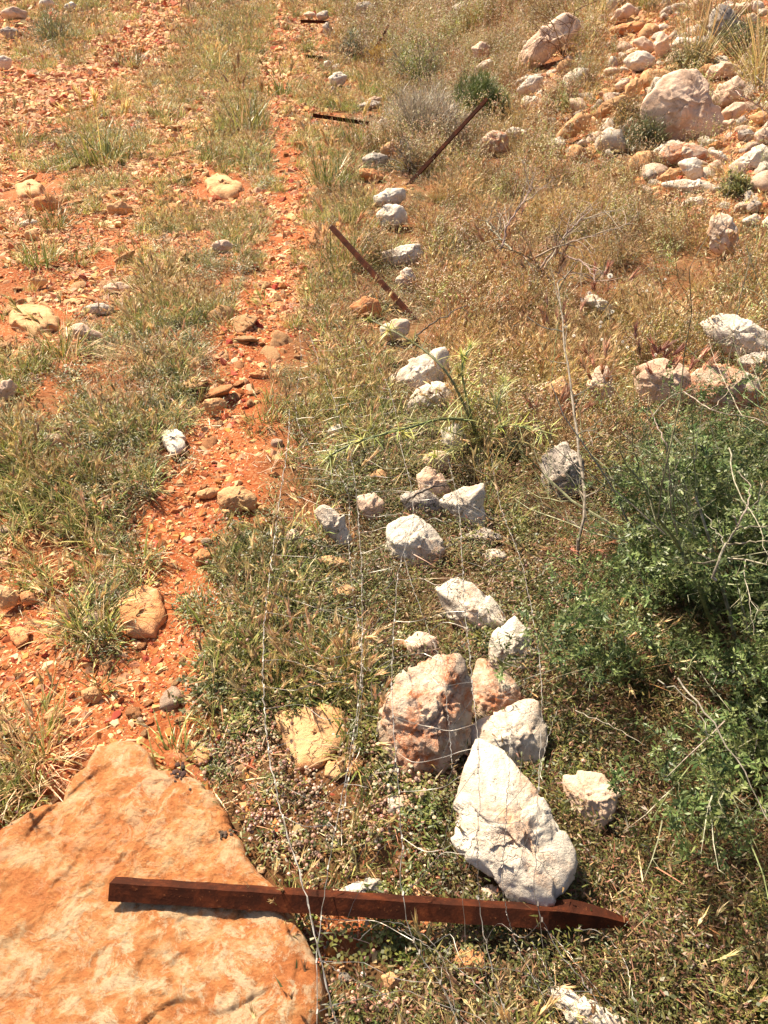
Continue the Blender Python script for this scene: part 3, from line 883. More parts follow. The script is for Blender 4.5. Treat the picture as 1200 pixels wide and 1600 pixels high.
 ('biggest pink boulder with a dark crack high on the right bank', 'pink', [(1001,182),(1010,155),(1037,118),(1060,116),(1095,115),(1107,135),(1120,165),(1135,200),(1132,224),(1095,229),(1060,220),(1037,205),(1003,198)], 1.0),
 ('grey pink capstone resting behind the biggest boulder', 'pink', [(1103,112),(1115,100),(1132,96),(1150,102),(1156,118),(1135,123),(1108,122)], 1.0),
 ('upright grey rock right of the biggest boulder', 'pink', [(1113,152),(1130,130),(1150,118),(1161,130),(1161,153),(1142,165),(1118,169)], 1.0),
 ('small tan rock behind the top of the biggest boulder', 'tan', [(1088,114),(1100,101),(1115,100),(1112,118),(1094,120)], .9),
 ('pink block under the upright grey rock', 'pink', [(1125,176),(1145,162),(1164,160),(1165,172),(1150,186),(1133,190)], 1.0),
 ('small pink wedge at the right foot of the biggest boulder', 'pink', [(1129,190),(1148,185),(1147,199),(1133,203)], 1.0),
 ('grey cube rock in the rubble right of the biggest boulder', 'grey', [(1151,186),(1163,181),(1173,193),(1167,203),(1152,198)], 1.0),
 ('orange block at the right border of the bank', 'tan', [(1171,182),(1190,173),(1212,178),(1208,198),(1180,192)], 1.0),
 ('grey blunt rock in the rubble at the right border', 'grey', [(1152,206),(1172,202),(1181,209),(1172,222),(1154,219)], 1.0),
 ('pinkish rock at the right border above the long white one', 'pink', [(1178,208),(1195,200),(1214,205),(1210,227),(1184,226)], 1.0),
 ('long white slanting rock at the right border below the rubble', 'white', [(1138,260),(1165,243),(1190,227),(1215,238),(1205,262),(1170,266),(1145,269)], .8),
 ('arched orange and cream rock under the biggest boulder', 'stained', [(1024,247),(1048,224),(1080,223),(1103,236),(1106,250),(1080,252),(1050,254),(1028,262)], .8),
 ('pale three cornered rock in front of the arched rock', 'white', [(1059,253),(1090,246),(1098,260),(1095,276),(1080,281),(1066,266)], 1.0),
 ('cream rock right of the three cornered one', 'white', [(1110,235),(1128,236),(1141,254),(1122,253)], 1.0),
 ('flat orange rock tucked under the biggest boulder', 'orange', [(1105,228),(1120,220),(1136,225),(1132,234),(1112,234)], .9),
 ('tan rock left below the arched rock', 'tan', [(1028,279),(1048,263),(1059,268),(1055,282),(1040,285)], 1.0),
 ('small grey rock left of the flat ledge', 'grey', [(1003,274),(1016,264),(1029,270),(1024,281),(1007,283)], 1.0),
 ('flat white ledge of rock below the arched rock', 'white', [(1032,287),(1070,280),(1105,286),(1130,298),(1124,306),(1080,300),(1040,296)], .7),
 ('small orange stone on the flat white ledge', 'orange', [(1118,286),(1128,281),(1132,290),(1122,294)], 1.0),
 ('pale stone with corner up right of the ledge', 'white', [(1129,294),(1138,284),(1147,293),(1142,303),(1131,303)], 1.0),
 ('light grey low rock in the dry grass below the ledge', 'white', [(1063,318),(1080,308),(1100,308),(1104,322),(1075,327)], .9),
 ('tall upright white stone in the dry grass', 'white', [(1108,368),(1112,345),(1125,332),(1140,338),(1155,365),(1156,390),(1135,399),(1111,388)], .9),
 ('grey rounded stone right above the tall upright stone', 'grey', [(1167,322),(1180,312),(1192,318),(1187,332),(1169,331)], 1.0),
 ('flat white stone by the right border above the upright stone', 'white', [(1160,343),(1180,335),(1190,342),(1176,352),(1162,351)], .9),
 ('white stone cut by the right border near the upright stone', 'white', [(1190,346),(1200,336),(1214,345),(1208,360),(1194,358)], .9),
 ('tall grey pink rock above the biggest boulder', 'grey', [(1106,62),(1113,22),(1124,4),(1140,13),(1160,40),(1154,62),(1128,68)], .9),
 ('long pale slab at the top right edge of the bank', 'pink', [(1138,8),(1160,4),(1178,6),(1177,17),(1150,22)], .8),
 ('white block at the top right corner of the bank', 'white', [(1177,2),(1190,1),(1195,12),(1185,20),(1177,15)], 1.0),
 ('pink slab leaning below the top right white block', 'pink', [(1167,23),(1180,20),(1188,36),(1176,43),(1168,36)], .9),
 ('brown pink boulder at the top middle of the bank', 'pink', [(951,34),(962,17),(981,5),(994,12),(986,25),(966,32)], 1.0),
 ('low orange ledge under the brown pink boulder', 'orange', [(948,46),(975,36),(1005,35),(1002,49),(962,56)], .7),
 ('upright cream rock in the upper rubble', 'pink', [(1021,68),(1034,47),(1045,58),(1044,86),(1026,88)], 1.0),
 ('broad cream rock right of the upright one in the rubble', 'white', [(1047,71),(1060,56),(1085,61),(1085,74),(1060,79)], 1.0),
 ('cream pointed rock under the broad cream rock', 'pink', [(1036,98),(1050,82),(1066,77),(1067,90),(1050,101)], 1.0),
 ('cream block left of the upright cream rock', 'pink', [(989,62),(1008,57),(1023,72),(1019,86),(1000,78)], 1.0),
 ('round cream rock in the middle of the upper rubble', 'white', [(974,96),(988,80),(1005,79),(1024,92),(1020,105),(998,110),(979,107)], 1.0),
 ('small flat rock above the long tilted slabs', 'pink', [(941,109),(955,105),(969,107),(966,117),(946,117)], .9),
 ('lower one of two long tilted yellow slabs on the bank', 'tan', [(866,219),(878,200),(905,176),(926,178),(917,200),(890,218)], .6),
 ('upper one of two long tilted yellow slabs on the bank', 'tan', [(924,184),(944,159),(975,149),(987,157),(962,170),(937,187)], .6),
 ('orange block left above the biggest boulder', 'tan', [(976,136),(990,124),(1005,123),(1004,138),(992,153),(979,148)], 1.0),
 ('pale block touching the orange block on the bank', 'pink', [(960,133),(973,124),(984,128),(975,140),(964,142)], 1.0),
 ('big smooth pale boulder at the upper middle of the bank', 'pink', [(804,117),(812,90),(830,62),(855,38),(882,17),(904,28),(902,50),(872,76),(846,97),(822,118)], .8),
 ('white stone group leader under the smooth pale boulder', 'white', [(805,142),(826,122),(846,120),(850,130),(832,146),(812,149)], .8),
 ('white rock in the weeds left of the smooth pale boulder', 'white', [(740,108),(755,95),(770,93),(768,106),(748,118)], .9),
 ('pink rock in the weeds above the yellow flowers', 'pink', [(736,76),(752,64),(766,72),(764,90),(742,92)], .9),
 ('orange and pink rock right of the dark diagonal post', 'stained', [(750,218),(765,204),(790,208),(799,233),(778,243),(756,241)], 1.0),
 ('cream rock beside the orange and pink one', 'white', [(790,206),(803,199),(829,206),(818,215),(797,217)], .9),
 ('pale rock in the far brown weeds', 'white', [(705,12),(722,3),(734,12),(728,24),(710,24)], 1.0),
 # rocks around the shrub
 ('large white rock at the right border above the shrub', 'white', [(1100,507),(1130,489),(1165,499),(1200,520),(1218,552),(1180,570),(1140,548),(1110,525)], .8),
 ('grey shaded rock under the large white border rock', 'grey', [(1150,565),(1175,552),(1215,552),(1215,585),(1170,592)], .8),
 ('pale pink rock behind the reddish barley heads', 'pink', [(992,585),(1005,566),(1035,561),(1066,571),(1075,600),(1062,640),(1022,640),(1000,618)], .9),
 ('broad cream and orange rock behind the pale shrub twigs', 'stained', [(1068,590),(1100,573),(1150,573),(1190,588),(1190,612),(1145,645),(1092,652),(1066,625)], .8),
 ('narrow pink rock in the dry grass left of the barley heads', 'pink', [(918,596),(932,573),(953,576),(960,606),(948,640),(926,632)], .9),
 ('thin cream rock beside the tall dead stem', 'tan', [(853,598),(876,588),(898,612),(908,648),(890,650),(868,625)], .9),
 ('small flat rock with white flowers in front', 'white', [(904,468),(922,458),(945,468),(962,483),(950,491),(920,482)], .8),
]
LAND = []
for i, r in enumerate(ROCKS):
    label, kind, poly, thick = r
    if len(label.split()) <= 9: LAND.append((label, *np.array(poly).mean(0)))
    pits = 1.0 if 'pitted' in label else (.4 if kind == 'stained' else 0)
    nm = 'boulder' if 'boulder' in label else ('stone' if ' stone' in label else 'rock')
    traced_rock(label, kind, poly, thick, name=nm, cat=nm, pits=pits)

# the bedrock slab at the lower left
def build_slab():
    outl = [(-150,1345),(-20,1312),(50,1266),(98,1252),(108,1225),(135,1198),(150,1165),(180,1157),(212,1156),(232,1175),(242,1200),(292,1213),(343,1252),(362,1290),(385,1340),(412,1370),(440,1402),(462,1440),(492,1495),(510,1550),(500,1600),(430,1680),(300,1730),(100,1740),(-100,1720),(-260,1620),(-260,1450)]
    P_ = np.array([at(x, y, .05) for x, y in outl])[:, :2]
    C = P_.mean(0)
    Q = P_ - C
    ang = np.arctan2(Q[:, 1], Q[:, 0]); o = np.argsort(ang); ang = ang[o]; rad = np.linalg.norm(Q, axis=1)[o]
    na, nr = 420, 150
    A = np.linspace(-math.pi, math.pi, na, endpoint=False)
    R = np.interp(A, np.concatenate([ang - 2 * math.pi, ang, ang + 2 * math.pi]), np.tile(rad, 3))
    R = R + .006 * fbm(np.stack([np.cos(A) * 9, np.sin(A) * 9, 0 * A], -1), 4, 3)
    s = np.concatenate([np.linspace(0.004, 1, nr), [1.02, 1.03, 1.03]])
    X = C[0] + s[:, None] * R[None] * np.cos(A)[None]; Y = C[1] + s[:, None] * R[None] * np.sin(A)[None]
    p = np.stack([X, Y, 0 * X], -1)
    T = terrain(X, Y, False)
    ss = np.minimum(s, 1)[:, None]
    ca, sa = math.cos(.95), math.sin(.95)
    pr = np.stack([(X * ca + Y * sa) * 3, (-X * sa + Y * ca) * 9, 0 * X], -1)
    rel = .005 * fbm(p * 3, 3, 21) + .004 * fbm(pr * 2.2, 5, 22) - .004 * np.abs(fbm(pr * 2.3 + 4, 4, 23)) + .003 * fbm(p * 26, 5, 24) - .005 * sstep(.35, .6, fbm(p * 14, 3, 29)) + .004 * np.abs(fbm(p * 40, 4, 33))
    st = .009 * (sstep(-.015, .015, fbm(pr * .55, 2, 51)) - .5)
    Z = T * .5 + .046 + .022 * (1 - ss ** 20) + (rel + st) * (1 - .5 * ss ** 8)
    Z[-3] -= .03; Z[-2] -= .07; Z[-1] = T[-1] - .2
    v = np.concatenate([np.stack([X, Y, Z], -1).reshape(-1, 3), [[C[0], C[1], Z[0].mean()]]])
    v -= np.array([C[0], C[1], 0])
    n = len(s); i = np.arange(n * na).reshape(n, na)
    F = []
    j = np.roll(i, -1, axis=1)
    F = np.stack([i[:-1], i[1:], j[1:], j[:-1]], -1).reshape(-1, 4).tolist()
    F += [(n * na, int(i[0, k]), int(j[0, k])) for k in range(na)]
    me = bpy.data.meshes.new('bedrock_slab'); me.from_pydata(v.tolist(), [], F)
    me.polygons.foreach_set('use_smooth', [True] * len(F)); me.materials.append(M['slab'])
    ob = bpy.data.objects.new('bedrock_slab', me); COL.objects.link(ob); ob.location = (C[0], C[1], 0)
    tag(ob, 'huge flat orange bedrock slab under the left end of the rusty post', 'rock', kind='thing')
    return C, ang, rad
SC, SANG, SRAD = build_slab()
def in_slab(x, y, grow=0.0):
    a = np.arctan2(y - SC[1], x - SC[0]); r = np.hypot(x - SC[0], y - SC[1])
    return r < np.interp(a, np.concatenate([SANG - 2 * math.pi, SANG, SANG + 2 * math.pi]), np.tile(SRAD, 3)) + grow
def slab_top(x, y):
    return float(terrain(np.array(x), np.array(y), False)) * .5 + .07
def free(x, y, grow=0.0, tall=False):
    ok = ~in_slab(x, y, grow)
    for fx, fy, fr in FOOT + (FRONT if tall else []):
        ok &= (x - fx) ** 2 + (y - fy) ** 2 > (fr * .95 + grow) ** 2
    return ok

for px_, py_ in ((660, 560), (655, 600), (650, 540), (628, 320), (630, 340), (630, 470), (615, 450), (600, 432), (660, 505), (645, 488), (632, 295), (645, 282), (530, 185), (570, 190), (495, 88), (490, 33), (570, 105), (880, 1432), (930, 1438)):
    q_ = at(px_, py_); k_ = norm(vec(q_[0], q_[1], 0)); d_ = float(np.linalg.norm(q_ - CO))
    for t_ in (0, .03, .06): FRONT.append((q_[0] - k_[0] * d_ * t_, q_[1] - k_[1] * d_ * t_, .03 * d_))

# ------------------------------------------------------------------ scattered ground cover
BANDS = [(-.2, 3.0, 1.0, 1.0), (3.0, 6.5, .95, .8), (6.5, 13, 1.2, .38), (13, 24, 1.8, .16), (24, 60, 3.0, .05)]
def sample(density, zones, size=1.0, jit=28.0, bands=5, grow=0.0, tall=False):
    """points on the ground in the given zones: zones = {letter: share}, density per square metre near the camera"""
    P_, S_ = [], []
    for y0, y1, sc, k in BANDS[:bands]:
        w = 1.6 + .62 * y1
        n = int(density * k * (y1 - y0) * 2 * w)
        x = RNG.uniform(-w, w, n); y = RNG.uniform(y0, y1, n)
        keep = np.abs(x) < 1.3 + .62 * np.maximum(y, 0)
        x, y = x[keep], y[keep]
        z = zone(x, y, jit)
        pr = np.zeros(len(x))
        for ch, s in zones.items(): pr[z == ord(ch)] = s
        cl = fbm(np.stack([x * 2.3, y * 2.3, 0 * x], -1), 3, int(density) % 50)
        pr = pr * np.clip(.8 + cl * (1.5 if density < 5000 else .7), .45 if density == 1300 else .03, 1.6)
        if density > 5000: pr = pr * np.clip(1.15 - y * .09, .5, 1)
        pr = pr * (1 - (.96 if density < 5000 else .15) * rut(x, y))
        keep = RNG.random(len(x)) < pr
        x, y = x[keep], y[keep]
        keep = free(x, y, grow, tall)
        x, y = x[keep], y[keep]
        P_.append(np.stack([x, y, terrain(x, y)], -1)); S_.append(RNG.uniform(.65, 1.35, len(x)) * sc * size)
    return np.concatenate(P_), np.concatenate(S_)

PCOL = [(0.52, 0.25, 0.115), (0.43, 0.165, 0.065), (0.56, 0.32, 0.165), (0.33, 0.10, 0.038), (0.45, 0.18, 0.075), (0.58, 0.38, 0.22)]
def peb_scatter():
    protos = [pebble_geo(jitc(PCOL[k % 6])) for k in range(18)]
    P1, S1 = sample(19000, {'D': 1, 'g': .75, 'X': .6, 'R': .8, 'G': .16, 'C': .25, 'y': .12, 'W': .2, 'L': .04}, 1, 20, 4)
    S1 = .0030 * np.exp(RNG.exponential(.50, len(P1))) * np.clip(S1, .8, 2.6)
    S1 = S1 * (1 + .33 * np.clip(P1[:, 1] - 2.2, 0, 9))
    S1 = np.minimum(S1, .020 + .0065 * np.maximum(P1[:, 1] - 1, 0))
    P1[:, 2] -= S1 * .15
    gi_ = RNG.integers(0, 18, len(P1)); pale = (RNG.random(len(P1)) < np.clip(P1[:, 1] / 10, 0, .6)); gi_ = np.where(pale, (gi_ // 6) * 6 + RNG.choice([2, 5, 0], len(P1)), gi_)
    scatter('gravel', protos, M['pebble'], P1, S1, gi_, label='loose angular orange gravel strewn over the red track', cat='gravel', tilt=.5)
peb_scatter()

def patchy(p, n, seed, f=1.6):
    v = fbm(np.stack([p[:, 0] * f, p[:, 1] * f, 0 * p[:, 0]], -1), 3, seed) * .8 + RNG.normal(0, .28, len(p))
    return np.clip(((v + 1) / 2 * n), 0, n - 1).astype(int)
def veg():
    p, s = sample(520, {'G': 1, 'y': .9, 'g': .22, 'L': .85, 'D': .015, 'W': .1, 'C': .08, 'M': .08}, 1.0, tall=True)
    scatter('grass', [grass_clump(heads=3, width=.0055) for _ in range(4)] + [grass_clump(50, .045, (.04, .10), GREEN, .28, 6, STRAW, .005) for _ in range(4)]
            + [grass_clump(40, .05, (.05, .12), OCHRE + GREEN, .5, 9, STRAW + RUSSET[1:]) for _ in range(2)], M['plant'], p, s * .9, (patchy(p, 10, 61) * np.where(zone(p[:, 0], p[:, 1], 20) == ord('y'), .4, .72)).astype(int),
            label='short green and straw coloured barley grass along the track', cat='grass')
    p, s = sample(300, {'G': .55, 'g': .45, 'y': .5, 'O': .6, 'C': .2, 'M': .3, 'L': .2, 'W': .4, 'D': .04, 'R': .1}, 1.1)
    scatter('straw_litter', [litter_clump() for _ in range(6)], M['plant'], p, s, label='flattened dead straw lying between the grass', cat='grass')
    p, s = sample(330, {'O': 1, 'W': .07, 'R': .05, 'y': .15, 'B': .02}, 1.0, tall=True)
    scatter('dry_grass', [dry_clump(headcols=STRAW, cols=OCHRE + GREEN) for _ in range(3)] + [dry_clump(headcols=STRAW + RUSSET[3:]) for _ in range(3)] + [dry_clump(30, .06, (.08, .2), OCHRE + RUSSET[1:], STRAW + RUSSET, 14) for _ in range(3)], M['plant'], p, s * .85, patchy(p, 9, 62),
            label='dry ochre and russet grass covering the ground right of the stones', cat='grass')
    p, s = sample(400, {'W': 1, 'R': .22, 'O': .12}, 1.0, tall=True)
    scatter('brown_weeds', [weed_clump() for _ in range(4)] + [weed_clump(leaf=GREEN, cols=OCHRE) for _ in range(2)], M['plant'], p, s,
            label='brown weeds dotted with cream flowers on the far bank', cat='weeds')
    p, s = sample(620, {'L': 1, 'C': 1.3, 'G': .15, 'M': .3}, 1.0, bands=3)
    z = zone(p[:, 0], p[:, 1], 40)
    idx = np.where(z == ord('C'), RNG.integers(0, 4, len(p)), RNG.integers(3, 8, len(p)))
    scatter('clover', [clover_clump(balls=26, leaves=12) for _ in range(4)] + [clover_clump(balls=5, leaves=46, ls=.008, zh=.035) for _ in range(4)], M['plant'], p, s * .95, idx,
            label='low clover with round dried seed heads on the verge', cat='clover', smooth=False)
    p, s = sample(1300, {'L': .5, 'M': 1, 'B': 1, 'C': .10, 'G': .25, 'O': .25, 'y': .2, 'R': .12}, 1.0)
    scatter('ground_cover', [leafy_clump() for _ in range(4)] + [leafy_clump(cols=DARKG + OLIVE, acc=.35, ls=(.007, .013), w=.003) for _ in range(3)] + [leafy_clump(cols=OLIVE, h=.06) for _ in range(2)] + [leafy_clump(cols=[(0.22, 0.14, 0.06), (0.16, 0.11, 0.05), (0.20, 0.18, 0.07)], acc=.5, h=.05, n=60) for _ in range(2)], M['plant'], p, s,
            idx=np.where(np.isin(zone(p[:, 0], p[:, 1], 30), [ord('M'), ord('B'), ord('O'), ord('R')]), RNG.choice([4, 5, 6, 0, 2, 8, 9, 10, 9], len(p)), RNG.choice([0, 1, 2, 3, 7, 8], len(p))),
            label='dark low leafy plants creeping around the white stones', cat='ground cover')
veg()

# ------------------------------------------------------------------ loose stones, one object each
def loose_stones():
    protos = []
    for k in range(12):
        kind = ['tan', 'orange', 'pink', 'tan', 'white', 'pink'][k % 6]
        ctrl = [norm(RNG.normal(0, 1, 3)) * vec(random.uniform(.8, 1.2), random.uniform(.65, 1), random.uniform(.4, .75)) for _ in range(13)]
        me, _ = rock_mesh('stone', [tuple(c) for c in ctrl], M[kind], 1.0, 3, k * 7 + 3)
        protos.append(me)
    KN = ['tan', 'orange', 'pink', 'tan', 'white', 'pink'] * 2
    USED = set()
    def own_label(px, py, k, s, what):
        for _, l, lx, ly in sorted(((px - lx) ** 2 + (py - ly) ** 2, l, lx, ly) for l, lx, ly in LAND)[:7]:
            dx, dy = px - lx, py - ly
            rel = ('left of' if dx < 0 else 'right of') if abs(dx) > abs(dy) * 1.2 else ('above' if dy < 0 else 'below')
            t = '%s %s %s %s the %s' % (what[0] if s < what[1] else what[2], KN[k], what[3], rel, l)
            if t not in USED: break
        USED.add(t)
        return t
    def put(n, zones, smin, smax, label, group, name, idx, rows):
        done = 0; tries = 0
        while done < n and tries < 20000:
            tries += 1
            px = random.uniform(-30, 1230); py = random.uniform(*rows)
            c = ZONES[min(31, max(0, int(py // 50)))][min(23, max(0, int(px // 50)))]
            if c not in zones: continue
            q = at(px, py)
            s = smin * (smax / smin) ** (random.random() ** 1.8)
            if not free(np.array([q[0]]), np.array([q[1]]), s * .6)[0]: continue
            kk = random.choice(idx)
            o = bpy.data.objects.new(name, protos[kk]); COL.objects.link(o)
            o.location = (q[0], q[1], float(terrain(q[0], q[1])) + s * .12)
            o.rotation_euler = (random.gauss(0, .3), random.gauss(0, .3), random.uniform(0, 6.28))
            o.scale = (s, s, s * (.5 if name == 'track_stone' else 1))
            tag(o, own_label(px, py, kk, s, label), name.replace('_', ' '), group)
            FOOT.append((q[0], q[1], s * .5)); done += 1
    put(120, 'DgG', .014, .05, ('tiny', .022, 'small', 'loose stone'), 'loose stones on the stony track', 'small_stone', (0, 1, 3, 1, 6, 7, 9, 2), (330, 1150))
    put(170, 'Dg', .035, .12, ('small', .06, 'broad', 'sunken stone'), 'stones embedded in the far track', 'track_stone', (0, 1, 3, 6, 7, 9), (60, 700))
    put(295, 'R', .06, .24, ('small', .09, 'large', 'rubble piece'), 'rubble on the right bank', 'rubble_stone', (0, 4, 10, 2, 4, 10, 5), (5, 330))
    put(26, 'CM', .008, .022, ('tiny', .013, 'small', 'pebble'), 'small stones in the low verge plants', 'verge_stone', (0, 2, 3, 4), (1000, 1590))
loose_stones()

# ------------------------------------------------------------------ fence posts
def angle_bar(name, A, B, w, roll, label, group=None, twist=None, t=.005, holes=True):
    """rusty L section bar from A to B; twist = (fraction, radians) turns the last stretch"""
    A = np.asarray(A, float); B = np.asarray(B, float)
    L_ = np.linalg.norm(B - A); n = 44
    prof = [(0, 0), (w, 0), (w, t), (t, t), (t, w), (0, w)]
    vs = []
    for i in range(n + 1):
        f = i / n
        rl = roll; off = 0
        if twist and f > twist[0]: 
            u = min(1, (f - twist[0]) / .06); rl += twist[1] * u * u * (3 - 2 * u)
        x = f * L_
        for (a, b) in prof:
            if f > .8 and twist: a *= 1 + .12 * math.sin((f - .8) / .2 * math.pi)
            if f > .9 and twist: a *= 1 - (f - .9) * 6; b *= 1 - (f - .9) * 6
            ca, sa = math.cos(rl), math.sin(rl)
            jx = .0006 * math.sin(i * 1.7 + a * 300)
            dz = -.03 * max(0, (f - .86) / .14) ** 2 if twist else 0
            vs.append((x, a * ca - b * sa + jx, a * sa + b * ca + dz))
    fs = []
    m = len(prof)
    for i in range(n):
        for k in range(m):
            fs.append((i * m + k, (i + 1) * m + k, (i + 1) * m + (k + 1) % m, i * m + (k + 1) % m))
    fs.append((0, 1, 2, 3)); fs.append((0, 3, 4, 5))
    e = n * m; fs.append((e + 3, e + 2, e + 1, e)); fs.append((e + 5, e + 4, e + 3, e))
    me = bpy.data.meshes.new(name); me.from_pydata(vs, [], fs); me.materials.append(M['rust'])
    bm = bmesh.new(); bm.from_mesh(me); bmesh.ops.recalc_face_normals(bm, faces=bm.faces[:]); bm.to_mesh(me); bm.free()
    o = bpy.data.objects.new(name, me); COL.objects.link(o)
    X = norm(B - A); Y = norm(np.cross(vec(0, 0, 1), X)); Z = np.cross(X, Y)
    mat = Matrix(((X[0], Y[0], Z[0], A[0]), (X[1], Y[1], Z[1], A[1]), (X[2], Y[2], Z[2], A[2]), (0, 0, 0, 1)))
    o.matrix_world = mat
    tag(o, label, 'fence post', group)
    return o

def tip_at(base, px, py, length, far=True):
    r = ray(px, py); r = r / np.linalg.norm(r); q = CO - base
    b = r @ q; c = q @ q - length ** 2
    dsc = max(0, b * b - c)
    t = -b + (1 if far else -1) * math.sqrt(dsc)
    return CO + r * t
GP = 'rusty angle iron posts of the fallen fence'
A = at(171, 1380, .120); B = at(990, 1432, .085)
angle_bar('fence_post', A, B, .034, math.radians(-132), 'thick rusty angle post lying across the bedrock slab in front', GP, twist=(.83, math.radians(24)))
b2 = at(672, 522, -.04)
angle_bar('fence_post', b2, tip_at(b2, 518, 351, .98), .026, math.radians(-150), 'brown post leaning left with its foot behind the thistle', GP)
b3 = at(630, 300, -.04)
angle_bar('fence_post', b3, tip_at(b3, 763, 155, 1.15), .027, math.radians(-60), 'dark post leaning right in front of the round green bush', GP)
angle_bar('fence_post', at(489, 177, .24), at(577, 190, .16), .034, math.radians(-100), 'dark post lying flat in the grass left of the dead grey bush', GP)
angle_bar('fence_post', at(476, 85, .14), at(518, 89, .05), .045, math.radians(-100), 'short dark post end lying beside two white stones far up', GP)
angle_bar('fence_post', at(470, 31, .18), at(514, 32, .12), .05, math.radians(-100), 'farthest fallen post beside the grey rocks at the top', GP)
b6 = at(568, 108, -.04)
p6 = angle_bar('fence_post', b6, tip_at(b6, 609, 40, 1.2), .03, math.radians(-60), 'thin greyish post leaning right in the far brown weeds', GP)

# ------------------------------------------------------------------ fallen wire netting
def crooked(pts, seg=.03, amp=.003):
    out = []
    for a, b in zip(pts[:-1], pts[1:]):
        n = max(1, int(np.linalg.norm(b - a) / seg))
        for k in range(n):
            out.append(a + (b - a) * k / n + RNG.normal(0, amp, 3) * (1 if k else .4))
    out.append(pts[-1])
    return out
def smooth_path(pts, n):
    pts = np.array(pts, float); d = np.concatenate([[0], np.cumsum(np.linalg.norm(np.diff(pts, axis=0), axis=1))])
    # Catmull-Rom
    out = []
    for t in np.linspace(0, d[-1], n):
        i = min(len(pts) - 2, max(0, int(np.searchsorted(d, t, 'right') - 1)))
        u = (t - d[i]) / max(1e-9, d[i + 1] - d[i])
        p0 = pts[max(0, i - 1)]; p1 = pts[i]; p2 = pts[i + 1]; p3 = pts[min(len(pts) - 1, i + 2)]
        out.append(.5 * (2 * p1 + (p2 - p0) * u + (2 * p0 - 5 * p1 + 4 * p2 - p3) * u * u + (3 * p1 - p0 - 3 * p2 + p3) * u ** 3))
    return np.array(out)

